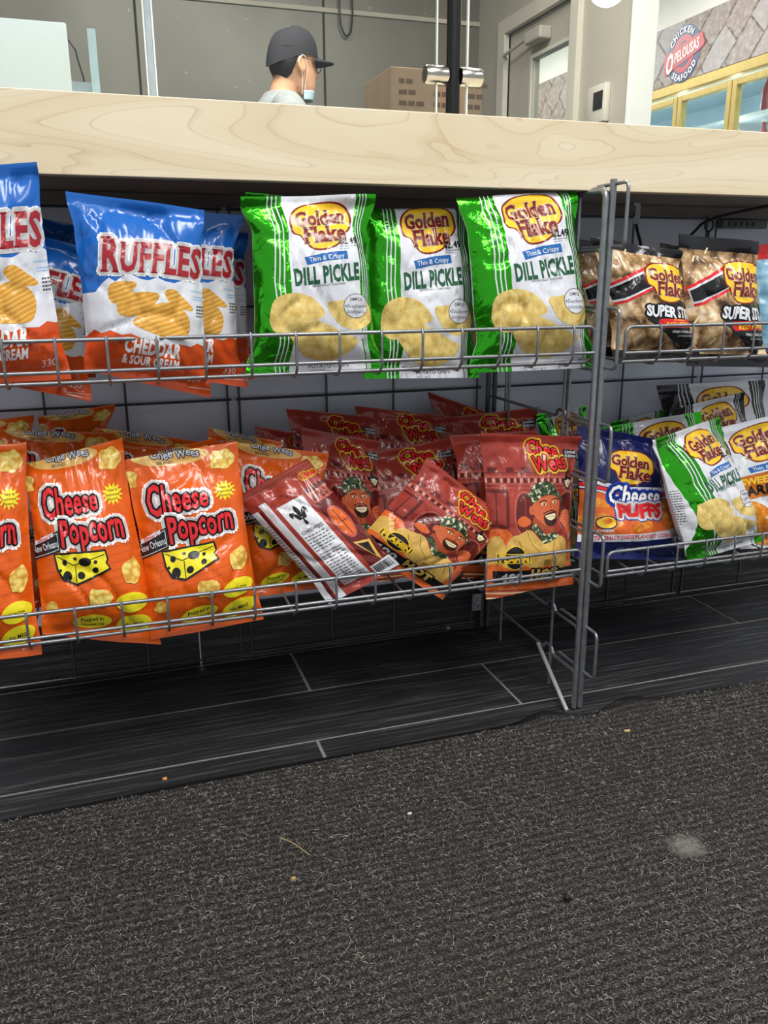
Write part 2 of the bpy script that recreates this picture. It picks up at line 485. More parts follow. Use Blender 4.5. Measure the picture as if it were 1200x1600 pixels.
lints = [simple('grey_lint', '8f8b84', 0.9), simple('pale_lint', 'b3aea5', 0.9), simple('dark_lint', '615d58', 0.9)]
o = fibres(42000, 3, 0.003, 0.009, 0.00026, 0.0093, 'carpet_fibres', lints)
tag(o, 'loose grey fibres and lint all over the ribbed carpet mat', 'carpet fibres', kind='stuff')
o = fibres(160, 8, 0.018, 0.035, 0.00022, 0.0100, 'long_lint', lints[:2])
tag(o, 'long pale hairs of lint lying on the ribbed carpet mat', 'lint', kind='stuff')


def crumb(px, py, r, m, label, cat, z=0.009, name='crumb', seed=0):
    p = at_floor(px, py, z); bm = bmesh.new(); bmesh.ops.create_icosphere(bm, subdivisions=2, radius=1)
    for v in bm.verts:
        v.co *= 1 + 0.45 * noise.noise(v.co * 1.7 + Vector((seed, 0, 0)))
        v.co = Vector((v.co.x * r[0], v.co.y * r[1], v.co.z * r[2]))
    me = bpy.data.meshes.new(name); bm.to_mesh(me); bm.free(); me.materials.append(m)
    o = bpy.data.objects.new(name, me); COL.objects.link(o); o.location = (p[0], p[1], z + r[2] * 0.8); return tag(o, label, cat)


crumb(258, 1218, (.004, .003, .002), simple('crumb_orange', 'c98a45', .8), 'small orange crumb on the black tile strip before the mat', 'crumb', 0.0)
crumb(885, 1406, (.005, .005, .004), simple('crumb_black', '101010', .5), 'small black scrap lying on the carpet mat below the grey stain', 'scrap', seed=3)
crumb(640, 1272, (.003, .002, .0015), simple('crumb_white', 'cdd0d8', .6), 'tiny white paper fleck on the mat near its far edge', 'paper fleck', seed=5)
crumb(700, 983, (.004, .004, .0035), simple('crumb_pale', 'a9a7a4', .5), 'pale pebble-like crumb on the dark tile beneath the red bags', 'crumb', 0.0, seed=7)
crumb(980, 1143, (.006, .003, .002), simple('crumb_yellow', 'b8a46a', .8), 'yellowish crumb on the mat just right of the rack post', 'crumb', seed=9)
crumb(458, 1374, (.0035, .0025, .002), simple('crumb_tan', 'a8874f', .8), 'tan crumb on the mat towards the lower middle', 'crumb', seed=11)
a, b = at_floor(437, 1308, .010), at_floor(484, 1336, .010)
o = MB().rod([a, (a + b) / 2 + np.array([0, 0.002, .002]), b], 0.0006, 6).build('straw_bit', simple('straw', 'a89565', .8))
tag(o, 'short straw-coloured stalk lying on the carpet mat', 'stalk')

# ------------------------------------------------------------------ counter
FY = 1.135                     # front face of the counter's edge board
BW = 1.475                     # panel behind the rack
ct = empty('counter', (0.8, 1.45, 0), 'long shop counter with a pale birch edge board above the snack rack', 'counter')


def cbuild(mb, name, m, smooth=False):
    o = mb.build(name, m, ct, smooth=smooth, loc=(0.8, 1.45, 0)); o.location = (0, 0, 0); return o


CX0, CX1 = -1.6, 2.0
zt0, zb0 = 0.9115, 0.8195
cbuild(MB().box((CX0, FY, zb0), (CX1, FY + 0.022, zt0), bev=0.001), 'edge_board', M['birch'])
cbuild(MB().box((CX0, FY + 0.022, zt0 - 0.03), (CX1, 1.78, zt0 - 0.001)), 'countertop', M['birch'])
cbuild(MB().box((CX0, FY + 0.022, zb0 + 0.012), (CX1, BW + 0.02, zb0 + 0.03)), 'underside', M['under'])
tag(MB().box((CX0, BW, 0.10), (CX1, BW + 0.02, 0.8315)).build('wall_counter', M['panel'], smooth=False), kind='structure')
cbuild(MB().box((CX0, BW - 0.008, 0.812), (CX1, BW - 0.0005, zb0 + 0.011)), 'ledger_strip', M['ledger'])
k = MB()
for x in (-1.39, -0.80, 0.12, 1.04, 1.96):
    k.box((x + .0015, BW - 0.010, 0.0004), (min(x + 0.92, 2.0) - .0015 if x > -1.3 else -0.8015, BW - 0.0005, 0.112), bev=0.001)
tag(k.build('baseboard_counter', M['tile'], smooth=False), kind='structure')

# ------------------------------------------------------------------ shop behind the counter
WB = 5.0      # grey panelled wall
XD = 2.25     # partition with the glass door
XC = 4.055    # cooler line
CEIL = 2.85
st = lambda o: tag(o, kind='structure')
st(MB().box((-5.2, WB, 0), (XD, WB + .1, CEIL)).build('wall_back', M['steelwall'], smooth=False))
s = MB()
for px in (214, 506):
    q = at(px, 60, WB); s.box((q[0] - .006, WB - .004, 0), (q[0] + .006, WB, CEIL))
for x in (-1.2, -2.7): s.box((x - .006, WB - .004, 0), (x + .006, WB, CEIL))
st(s.build('trim_1', M['seam'], smooth=False))
q = at(600, 25, WB)
st(MB().box((at(310, 0, WB)[0] - 0.3, WB - .012, q[2] - .012), (XD, WB, q[2] + .012), bev=.003).build('trim_2', M['greige'], smooth=False))
PY = 3.40
dy0, dy1 = 3.90, 4.60
dz = 1.97
w = MB()
w.box((XD, PY, 0), (XD + .10, dy0 - .0, CEIL)); w.box((XD, dy1, 0), (XD + .10, WB, CEIL)); w.box((XD, dy0, dz), (XD + .10, dy1, CEIL))
st(w.build('wall_partition', M['greige'], smooth=False))  # greige instead of the end trim's white, its dimmer light put into the colour
px0, px1 = at(984, 160, PY - .03)[0], at(1019, 160, PY - .03)[0]
st(MB().box((px0, PY - .03, 0), (px1, PY + .0, CEIL), bev=.002).build('trim_3', M['white'], smooth=False))
# door: frame, leaf with one tall pane, closer
d = MB()
d.box((XD - .03, dy0 - .07, 0), (XD + .01, dy0 + .0, dz + .07)); d.box((XD - .03, dy1, 0), (XD + .01, dy1 + .08, dz + .07)); d.box((XD - .03, dy0, dz), (XD + .01, dy1, dz + .07))
dr = empty('door_1', (XD, (dy0 + dy1) / 2, 0)); tag(dr, kind='structure')


def dbuild(mb, name, m, smooth=False):
    o = mb.build(name, m, dr, smooth=smooth, loc=dr.location); o.location = (0, 0, 0); return o


dbuild(d, 'door_frame', M['offwhite'])
pz0, pz1, py0, py1 = 0.45, 1.79, dy0 + .03, 4.33
d = MB()
d.box((XD + .01, dy0, 0), (XD + .05, dy1, pz0)); d.box((XD + .01, dy0, pz1), (XD + .05, dy1, dz)); d.box((XD + .01, dy0, pz0), (XD + .05, py0, pz1)); d.box((XD + .01, py1, pz0), (XD + .05, dy1, pz1))
dbuild(d, 'door_leaf', M['greige'])
d = MB()
for (a, b) in (((py0, pz1), (py1, pz1 + .018)), ((py0, pz0 - .018), (py1, pz0)), ((py1, pz0 - .018), (py1 + .018, pz1 + .018))):
    d.box((XD, a[0], a[1]), (XD + .012, b[0], b[1]))
dbuild(d, 'pane_bead', M['offwhite'])
dbuild(MB().box((XD + .025, py0, pz0), (XD + .031, py1, pz1)), 'pane', M['glass'])
q = atx(828, 58, XD - .05)
d = MB().box((XD - .06, q[1] - .12, q[2] - .03), (XD + .01, q[1] + .05, q[2] + .03), bev=.01)
d.rod([(XD - .04, q[1] + .03, q[2] + .01), (XD - .05, q[1] + .30, q[2] - .02), (XD - .02, q[1] + .33, q[2] - .02)], .009)
dbuild(d, 'door_closer', M['greige'])
# switch box on the partition
q = atx(939, 162, XD)
sw = empty('wall_controller', (XD, q[1], q[2]), 'grey wall control box with a dark display beside the glass door', 'control box')
o = MB().box((-.03, -.075, -.085), (0, .075, .075), bev=.006).build('housing', M['offwhite'], sw)
o = MB().box((-.034, -.06, -.03), (-.029, .015, .045), bev=.002).build('display', M['blackplastic'], sw); o['label'] = 'dark display window'
# coolers
CW = .60
cw = empty('drinks_cooler', (XC, 6.0, 0), 'gold-framed glass-door drinks cooler under the stone-pattern band', 'cooler')


def cob(mb, name, m, parent=cw, smooth=False):
    o = mb.build(name, m, parent, smooth=smooth, loc=(XC, 6.0, 0)); o.location = (0, 0, 0); return o


ch = MB()
Y0, Y1 = 3.83, 8.4
ch.box((XC + .02, Y0, .08), (XC + .75, Y1, .12)); ch.box((XC + .70, Y0, .12), (XC + .75, Y1, 2.0)); ch.box((XC + .05, Y0, 1.98), (XC + .75, Y1, 2.02))
ch.box((XC + .02, Y0 - .03, .08), (XC + .75, Y0, 2.02)); ch.box((XC + .02, Y1, .08), (XC + .75, Y1 + .03, 2.02)); ch.box((XC + .03, Y0, 0), (XC + .7, Y1, .08))
cob(ch, 'cabinet', M['coolerin'])
cob(MB().box((XC - .012, Y0, 1.955), (XC + .06, Y1, 2.02), bev=.004).box((XC - .012, Y0, .06), (XC + .06, Y1, .14)), 'header', M['gold'])
ys_d = [5.512 + CW * 0.93 * k for k in range(-3, 6)]
for i in range(len(ys_d) - 1):
    a, b = ys_d[i] + .004, ys_d[i + 1] - .004
    fr = MB()
    t_ = .042
    fr.box((XC - .02, a, .14), (XC + .03, a + t_, 1.925), bev=.004); fr.box((XC - .02, b - t_, .14), (XC + .03, b, 1.925), bev=.004)
    fr.box((XC - .02, a + t_, 1.925 - t_), (XC + .03, b - t_, 1.925), bev=.004); fr.box((XC - .02, a + t_, .14), (XC + .03, b - t_, .18), bev=.004)
    f_ = cob(fr, 'door', M['gold'])
    cob(MB().box((XC + .002, a + t_, .18), (XC + .008, b - t_, 1.925 - t_)), 'pane', M['coolerglass'], f_)
    cob(MB().box((XC + .07, a + .075, .2), (XC + .10, a + .115, 1.9)), 'light_tube', M['tubeglow'])
sh = MB()
SHZ = (1.05, 1.42, 1.70)
for z in (0.35, 0.70) + SHZ: sh.box((XC + .10, Y0, z), (XC + .68, Y1, z + .02))
cob(sh, 'shelf', M['white'])
# products behind the cooler glass
pm = {n: simple(n + '_bottle', c, .3, coat=.4) for n, c in dict(red='a3262c', yellow='d9b53a', green='3f7d4a', blue='9fc3dc', white='e6edf2').items()}
plist = [(1.44, 5.10, 'blue', 'jug'), (1.44, 5.25, 'blue', 'jug'), (1.44, 5.40, 'blue', 'jug'), (1.44, 4.84, 'red', 'bottle'), (1.44, 4.72, 'red', 'bottle'), (1.44, 4.60, 'green', 'bottle'), (1.44, 4.47, 'white', 'bottle'),
         (1.07, 4.86, 'yellow', 'bottle'), (1.07, 4.76, 'yellow', 'bottle'), (1.07, 4.64, 'blue', 'bottle'), (1.07, 4.52, 'green', 'bottle'), (1.72, 4.84, 'red', 'bottle'), (1.72, 4.72, 'yellow', 'bottle'), (1.72, 4.58, 'green', 'bottle'), (1.07, 5.12, 'yellow', 'bottle'), (1.07, 5.24, 'white', 'bottle')]
zn = {1.44: 'upper', 1.07: 'lower', 1.72: 'top'}
seen = {}
for (z, y, c, kd) in plist:
    if kd == 'jug': b = MB().lathe((0, 0, 0), [(.058, 0), (.06, .01), (.06, .13), (.045, .16), (.02, .18), (.02, .2)], 20)
    else: b = MB().lathe((0, 0, 0), [(.034, 0), (.036, .01), (.036, .12), (.03, .15), (.014, .19), (.014, .22)], 16)
    r_ = empty(kd, (XC + .17, y, z))
    bo = b.build('body', pm[c], r_); MB().lathe((0, 0, .2 if kd == 'jug' else .22), [(.021 if kd == 'jug' else .016, 0), (.021 if kd == 'jug' else .016, .018)], 14).build('cap', M['white'], r_)
    key = (c, kd, zn[z]); seen[key] = seen.get(key, 0) + 1
    tag(r_, f'{c} drink {kd} on the {zn[z]} shelf behind the gold-framed cooler glass', kd, f'{c} {kd}s on the {zn[z]} cooler shelf')
# soffit band and white wall
sf = MB().box((XC - .015, Y0 - .6, 2.02), (XC + .06, 9.0, 2.41)).build('wall_right', M['pavers'], smooth=False); st(sf)
st(MB().box((XC + .05, Y0 - .6, 2.41), (XC + .15, 9.0, CEIL)).build('wall_upper', M['white'], smooth=False))
st(MB().box((XD, 9.0, 0), (7.0, 9.1, CEIL)).build('wall_far', M['white'], smooth=False))
st(MB().box((-5.2, 0.2, CEIL), (6.9, 9.1, CEIL + .05)).build('ceiling', M['white'], smooth=False))
st(MB().box((-5.3, 1.2, 0), (-5.2, 9.1, CEIL)).build('wall_left', M['greige'], smooth=False))
# globe lamp
g = at(950, -23, 3.0)
lr = empty('globe_lamp', tuple(g), 'round white glowing globe lamp hanging above the partition wall', 'lamp')
MB().sphere((0, 0, 0), .07, 24, 14).build('globe', M['lampglow'], lr)
MB().rod([(0, 0, .07), (0, 0, CEIL - g[2])], .006).build('stem', M['white'], lr)

# acrylic guard on the counter: three panes, pole with clamps
GY = 1.50
zt_c = zt0


def xg(px, py=90): return float(at(px, py, GY)[0])


for (x0, x1, lab) in ((-1.3, xg(229.5), 'clear acrylic guard pane above the counter, left of the capped man'), (xg(240.5), xg(683), 'clear acrylic guard pane above the counter, in front of the capped man'), (xg(729), 1.9, 'clear acrylic guard pane above the counter, right of the black pole')):
    r_ = empty('acrylic_guard', ((x0 + x1) / 2, GY, zt_c), lab, 'acrylic guard')
    hw = (x1 - x0) / 2
    MB().box((-hw + .0024, -.003, 0), (hw - .0024, .003, 0.95)).build('pane', M['glass'], r_, smooth=False)
    for sx in (-1, 1): MB().box((sx * hw - .0012 * (1 + sx), -.0031, 0), (sx * hw + .0012 * (1 - sx), .0031, 0.95)).build('pane_edge', M['edgeglow'], r_, smooth=False)['label'] = 'pale greenish cut edge'
o = MB().box((xg(230), GY - .004, zt_c), (xg(240), GY + .004, zt_c + .95), bev=.001).build('joint_strip', simple('clear_channel', 'a3b4be', .25))
tag(o, 'pale blue-grey channel strip joining two acrylic guard panes', 'channel strip')
q = at(708, 119, GY)
pr = empty('guard_pole', (q[0], GY, zt_c), 'black upright pole with steel clamps holding the acrylic guard panes', 'pole')
MB().rod([(0, 0, 0), (0, 0, 1.2)], .0125, 16).lathe((0, 0, 0), [(.04, 0), (.04, .008), (.0126, .012)], 24).build('tube', M['blackmetal'], pr)
zc = q[2] - zt_c
for sx in (-1, 1):
    MB().lathe((sx * .0125, 0, zc), [(.0145, 0), (.0155, sx * .002), (.0155, sx * .038), (.0138, sx * .041)], 24, axis='X').build('clamp', M['chrome'], pr)
# added pale sheet behind the guard, far left, standing in for a bright reflection
r_ = empty('reflection_sheet', (-.30, 1.60, zt_c), 'pale blue-white sheet standing in for a reflection in the guard, left end of the counter', 'panel')
q1, q2 = at(103, 37, 1.60), at(112, 141, 1.60)
MB().box((-.6, -.006, 0), (q1[0] + .30, .006, q1[2] - zt_c), bev=.002).build('sheet', simple('pale_blue_reflection', 'eaf2fa', .4, noise_amt=.02, scale=2), r_)
e1, e2 = at(148, 40, 1.60)[0] + .30, at(135, 40, 1.60)[0] + .30
MB().box((e2, -.004, 0), (e1, .004, q1[2] - zt_c - .005)).build('reflection_edge', simple('blue_reflection_edge', 'c3dbe9', .3), r_)
MB().box((q1[0] + .30, -.002, 0), (e2, .002, q1[2] - zt_c - .085)).build('reflection_inner', simple('grey_blue_reflection', 'a3b3c0', .4), r_)
c_ = [at(x, y, 1.66) for x, y in ((105, 60), (118, 78), (122, 95), (130, 120), (136, 145))]; c_.append(np.array([c_[-1][0] + .004, c_[-1][1], zt0 + .001]))
o = MB().rod(c_, .0015, 6).build('thin_cable', M['blackplastic']); tag(o, 'thin dark cable dangling behind the blue-white reflection sheet', 'cable')
# work table and carton behind the counter
tb = empty('prep_table', (1.4, 3.1, 0), 'stainless work table behind the counter carrying the carton', 'table')
MB().box((-.55, -.28, .90), (.55, .30, .94), bev=.004).build('table_top', M['tabletop'], tb)
for sx in (-.5, .5):
    for sy in (-.23, .25): MB().rod([(sx, sy, 0), (sx, sy, .9)], .02, 12).build('leg', M['chrome'], tb)
bx0, bx1 = at(612, 150, 3.0)[0], at(755, 150, 3.0)[0]; bzt = at(690, 108, 3.0)[2]
cr = empty('cardboard_box', ((bx0 + bx1) / 2, 3.17, .94), 'brown printed cardboard box on the table behind the black pole', 'box')
hw = (bx1 - bx0) / 2; hh = bzt - .94
cmb = MB().box((-hw, -.16, 0), (hw, .16, hh), bev=.003)
pmk = cmb
rr = random.Random(2)
for r0 in range(7):
    for c0 in range(3):
        x = -hw + .03 + c0 * .13
        for w_ in range(rr.randint(2, 3)):
            l = rr.uniform(.02, .03); pmk.box((x, -.1608, hh - .05 - r0 * .035), (x + l, -.159, hh - .036 - r0 * .035), 1); x += l + .006
pmk.build('carton', [M['cardboard'], M['ink_brown']], cr, smooth=False)
# cords on the grey wall
pts = [at(x, y, WB - .03) for x, y in ((531, -30), (530, 10), (532, 40), (540, 58), (548, 52), (551, 25), (549, -30))]
o = MB().rod(bend(pts, .03, 4), .005, 8).build('hanging_cord', M['blackplastic']); tag(o, 'black cord hanging in a loop before the grey panelled wall', 'cord')
pts = [at(x, y, WB - .03) for x, y in ((762, -40), (761, 20), (759, 80), (754, 125), (752, 200))]
o = MB().rod(pts, .006, 8).build('wall_cable', simple('maroon_cable', '5a2a2c', .5)); tag(o, 'dark red cable running down the grey wall beside the door', 'cable')

# ------------------------------------------------------------------ wire rack
RY = 1.091
PX = 0.697


def rbuild(mb, name, m, parent, label=None):
    o = mb.build(name, m, parent, loc=tuple(parent.location)); o.location = (0, 0, 0)
    if label: o['label'] = label
    return o


sf = empty('rack_side_frame', (PX, 1.27, 0), 'silver wire side frame with a double front post between the two rack bays', 'rack frame')
rbuild(MB().rod([(.7035, RY, .004), (.7035, RY, .831)], .0050, 12), 'front_post', M['wire'], sf)
rbuild(MB().rod(bend([(.6925, RY, .004), (.6925, RY, .816), (.6925, 1.452, .816)], .012), .0044, 12), 'inner_post', M['wire'], sf)
for y, z0, z1 in ((1.183, .002, .815), (1.168, .40, .815), (1.378, .002, .815), (1.391, .24, .815)):
    rbuild(MB().rod([(PX, y, z0), (PX, y, z1)], .0026, 8), 'upright_wire', M['wire'], sf)
for x in (.690, .704):
    rbuild(MB().rod([(x, 1.453, .002), (x, 1.453, .83)], .0044, 10), 'rear_post', M['gridwire'], sf)
for zt_, zb_ in ((.825, .740), (.654, .568), (.483, .397), (.312, .227), (.148, .068)):
    m_ = M['wire']
    rbuild(MB().rod(bend([(.7065, 1.17, zt_), (.7065, 1.058, zt_), (.7065, 1.058, zb_), (.7065, 1.17, zb_)], .010), .0026, 8), 'hook_loop', m_, sf)
    for z in (zt_ - .004, zb_ - .004):
        p = [(PX, 1.450, z), (PX, 1.25, z), (PX, 1.205, z), (PX, 1.20, z + .011), (PX, 1.18, z + .011), (PX, 1.172, z - .001), (PX, 1.105, z), (PX, 1.096, z - .012)]
        rbuild(MB().rod(bend(p, .005), .0028, 8), 'rung', M['wire'], sf)
rbuild(MB().rod([(.676, 1.084, .004), (.690, 1.215, .067)], .0036, 10), 'foot_strut', simple('bare_rod', 'c3c5c6', .3, .3), sf, 'bright bare steel rod')


def tray(x0, x1, zt_, zm, cross, label, rear=1.447):
    """front lip of three rails, L-shaped cross wires running back as the deck"""
    zb = zm - .0148
    r_ = empty('wire_tray', ((x0 + x1) / 2, 1.27, zb), label, 'wire tray', 'wire trays of the snack rack')
    B = lambda mb, n: rbuild(mb, n, M['wire'], r_)
    B(MB().rod(bend([(x0, RY + .02, zb), (x0, RY, zb + .006), (x0, RY, zt_), (x1, RY, zt_), (x1, RY, zb + .006), (x1, RY + .02, zb)], .012), .0027, 10), 'top_rail')
    B(MB().rod([(x0, RY - .001, zm), (x1, RY - .001, zm)], .0025, 10), 'middle_rail')
    B(MB().rod([(x0, RY + .016, zb), (x1, RY + .016, zb)], .0027, 10), 'bottom_rail')
    B(MB().rod([(x0, rear, zb), (x1, rear, zb)], .0025, 8), 'rear_rail')
    B(MB().rod([(x0 + .02, 1.27, zb - .004), (x1 - .02, 1.27, zb - .004)], .0025, 8), 'deck_rail')
    for sx in (x0 + .003, x1 - .003): B(MB().rod([(sx, RY + .016, zb + .003), (sx, rear, zb + .003)], .0025, 8), 'end_wire')
    for x in cross:
        B(MB().rod(bend([(x, RY - .0015, zt_ + .0035), (x, RY - .0045, zt_ - .004), (x, RY - .0045, zm - .006), (x, RY + .010, zb - .0045), (x, rear, zb + .004)], .006, 3), .0018, 6), 'cross_wire')
    return r_


X1, X2 = float(at(393, 560, RY)[0]), float(at(720, 560, RY)[0])
step = (X2 - X1) / 5
left_x = [X1 + step * k for k in range(-7, 10) if X1 + step * k < .69]
XR = [float(at(x, 560, RY)[0]) for x in (1027, 1171)]
stepr = (XR[1] - XR[0]) / 3
right_x = [XR[0] + stepr * k for k in range(0, 16) if XR[0] + stepr * k < 1.62]
tray(-.225, .6885, .628, .590, left_x, 'upper left wire tray carrying the blue and green chip bags')
tray(-.225, .6885, .283, .2495, [x - .012 for x in left_x], 'lower left wire tray carrying the orange and red bags')
tray(.742, 1.655, .6265, .588, right_x, 'upper right wire tray carrying the clear pork rind bags')
tray(.738, 1.655, .272, .240, [x + .01 for x in right_x], 'lower right wire tray carrying the blue puffs and tilted green bag')

GYP = 1.4635
offs = (.010, .168, .296, .466)
zs = (.012, .18, .337, .495, .652, .808)
names = ['wire grid behind the blue bags at the left end of the rack', 'wire grid standing behind the green and orange bags', 'wire grid at the back of the right bay next to the double post', 'wire grid at the back of the right bay, far right end']
for gx, lab in zip((-.270, .206, .699, 1.178), names):
    r_ = empty('wire_grid_panel', (gx + .238, GYP, 0), lab, 'wire grid')
    for k in offs: rbuild(MB().rod([(gx + k, GYP, .004), (gx + k, GYP, .815)], .0022, 6), 'vertical_wire', M['gridwire'], r_)
    for z in zs: rbuild(MB().rod([(gx + .004, GYP - .0044, z), (gx + .472, GYP - .0044, z)], .0022, 6), 'horizontal_wire', M['gridwire'], r_)

# odds and ends wired to the rack
p = at(744, 940, 1.44)
tg = MB().box((p[0] - .010, 1.436, p[2] - .018), (p[0] + .010, 1.438, p[2] + .018), bev=.0008).build('post_tag', simple('grey_tag', '8a8d92', .5, scale=180, noise_amt=.3))
tag(tg, 'small grey tag stuck on the rear post under the red bags', 'tag')
pts = [at(x, y, 1.43) for x, y in ((995, 302), (997, 322), (996, 338), (993, 350))]
o = MB()
for a_, b_ in zip(pts[:-1], pts[1:]): o.box((min(a_[0], b_[0]) - .005, 1.429, b_[2]), (max(a_[0], b_[0]) + .005, 1.4305, a_[2]))
o = o.build('zip_tie', simple('white_nylon', 'c9ccd4', .5)); tag(o, 'flat white cable tie hanging from the ledger right of the post', 'cable tie')
pts = [at(x, y, 1.425) for x, y in ((994, 350), (996, 362), (1000, 376), (1003, 392), (1006, 410))]
o = MB().rod(pts, .003, 8).build('black_cable', M['blackplastic']); tag(o, 'short black cable dangling below the white cable tie', 'cable')
pts = [at(x, y, 1.40) for x, y in ((1250, 312), (1200, 322), (1160, 330), (1125, 338), (1112, 343), (1098, 348), (1085, 362), (1074, 372))]
o = MB().rod(bend(pts, .01), .0028, 8).build('black_cable', M['blackplastic']); tag(o, 'black cable stretched under the counter at the upper right', 'cable')
c = at(1108, 352, 1.42)
hk = MB()
ring = [(c[0] + .0095 * math.cos(a), c[1], c[2] + .011 * math.sin(a)) for a in np.linspace(math.radians(60), math.radians(-240), 18)]
hk.rod(ring, .0018, 8); hk.rod([(c[0], c[1], c[2] - .011), (c[0], c[1], c[2] - .05)], .0024, 8)
o = hk.build('ring_hook', M['blackmetal']); tag(o, 'black ring hook hanging from the grid above the pork rind bags', 'hook')
a_, b_ = at(1122, 352, 1.44), at(1192, 346, 1.44)
ps = MB().box((a_[0], 1.425, a_[2] - .006), (b_[0], 1.444, a_[2] + .010), bev=.003)
r_ = empty('power_strip', tuple((a_ + b_) / 2), 'grey power strip fixed under the counter above the right pork rind bag', 'power strip')
rbuild(ps, 'strip_body', simple('grey_strip', '6b6d72', .5), r_)
for k in range(5):
    x = a_[0] + .012 + k * .014
    rbuild(MB().box((x, 1.4235, a_[2] - .002), (x + .006, 1.426, a_[2] + .006)), 'socket', M['blackplastic'], r_)

# ------------------------------------------------------------------ printed film materials
def film(name, color, rough=0.22, metal=0.0, var=None, wr=1.0):
    """printed bag film; the crumple lives in the bag's own UV metres so every ink shares it"""
    t = NT(name)
    uv = t.n('ShaderNodeUVMap', uv_map='film').outputs[0]
    n1 = t.n('ShaderNodeTexNoise', i_Vector=uv, i_Scale=26.0, i_Detail=3.0, i_Roughness=0.5, i_Distortion=0.8)
    r1 = t.math('ABSOLUTE', t.math('SUBTRACT', n1.outputs[0], 0.5))
    vo = t.n('ShaderNodeTexVoronoi', i_Vector=uv, i_Scale=30.0, i_Randomness=1.0, distance='EUCLIDEAN')
    h = t.math('ADD', t.math('MULTIPLY', r1, -0.9), t.math('MULTIPLY', vo.outputs['Distance'], 0.5))
    c = lin(color) if isinstance(color, str) else color
    if var == 'chip':
        n = t.n('ShaderNodeTexNoise', i_Vector=uv, i_Scale=90.0, i_Detail=5.0); n2 = t.n('ShaderNodeTexNoise', i_Vector=uv, i_Scale=420.0, i_Detail=2.0)
        cc = t.ramp(n.outputs[0], [(0.3, lin('c9a653')), (0.55, lin('e0c678')), (0.75, lin('ead592'))])
        c = t.mix(t.ramp(n2.outputs[0], [(0.66, (0, 0, 0, 1)), (0.72, (0.7, 0.7, 0.7, 1))]), cc, lin('8a6a2c'))
    elif var == 'ridge':
        mp = t.n('ShaderNodeMapping', i_Vector=uv, i_Rotation=(0, 0, 1.15))
        w = t.n('ShaderNodeTexWave', i_Vector=mp.outputs[0], i_Scale=60.0, i_Distortion=1.2, i_Detail=1.0)
        n = t.n('ShaderNodeTexNoise', i_Vector=uv, i_Scale=80.0, i_Detail=4.0)
        c = t.mix(n.outputs[0], t.ramp(w.outputs[1], [(0.0, lin('b9802a')), (0.5, lin('d9a545')), (1.0, lin('ecc66f'))]), lin('d89a35'))
    elif var == 'corn':
        n = t.n('ShaderNodeTexVoronoi', i_Vector=uv, i_Scale=150.0)
        c = t.ramp(n.outputs['Distance'], [(0.0, lin('f7ea9a')), (0.45, lin('ecd068')), (0.8, lin('d39a3c'))])
    elif var == 'puff':
        n = t.n('ShaderNodeTexNoise', i_Vector=uv, i_Scale=120.0, i_Detail=3.0)
        c = t.ramp(n.outputs[0], [(0.3, lin('c96a1a')), (0.55, lin('e68f2e')), (0.75, lin('f2ae52'))])
    elif var == 'rind':
        wn = t.n('ShaderNodeTexNoise', i_Vector=uv, i_Scale=45.0, i_Detail=3.0)
        ad = t.n('ShaderNodeVectorMath', operation='MULTIPLY_ADD'); t.t.links.new(wn.outputs['Color'], ad.inputs[0]); ad.inputs[1].default_value = (.03, .03, 0); t.t.links.new(uv, ad.inputs[2])
        n = t.n('ShaderNodeTexVoronoi', i_Vector=ad.outputs[0], i_Scale=44.0, i_Randomness=1.0); n2 = t.n('ShaderNodeTexNoise', i_Vector=uv, i_Scale=130.0, i_Detail=6.0, i_Roughness=0.7)
        v_ = t.math('ADD', n.outputs['Distance'], t.math('MULTIPLY', t.math('SUBTRACT', n2.outputs[0], .5), .9))
        c = t.ramp(v_, [(0.05, lin('efdfc4')), (0.32, lin('d6ba93')), (0.55, lin('ad8b62')), (0.78, lin('6e5237')), (0.95, lin('3d2c20'))])
    elif var == 'camo':
        n = t.n('ShaderNodeTexNoise', i_Vector=uv, i_Scale=150.0, i_Detail=1.0, i_Distortion=0.6)
        x = t.ramp(n.outputs[0], [(0.0, lin('22301f')), (0.44, lin('3d5236')), (0.53, lin('5a6b48')), (0.60, lin('d9d1b0'))]); c = x
        x.node.color_ramp.interpolation = 'CONSTANT'
    elif var == 'fluff':
        n = t.n('ShaderNodeTexNoise', i_Vector=uv, i_Scale=70.0, i_Detail=5.0)
        c = t.ramp(n.outputs[0], [(0.3, lin('5f9fc4')), (0.7, lin('a9d3e6'))])
    elif var == 'fine':
        n = t.n('ShaderNodeTexNoise', i_Vector=uv, i_Scale=18.0, i_Detail=3.0)
        d = tuple(x * 0.8 for x in c[:3]) + (1,)
        c = t.ramp(n.outputs[0], [(0.35, d), (0.65, c)])
    t.set(Base_Color=c, Roughness=rough, Metallic=metal, Coat_Weight=0.22, Coat_Roughness=0.06, Specular_IOR_Level=0.42, Normal=t.bump(h, 0.30 * wr, 0.004))
    return t.m


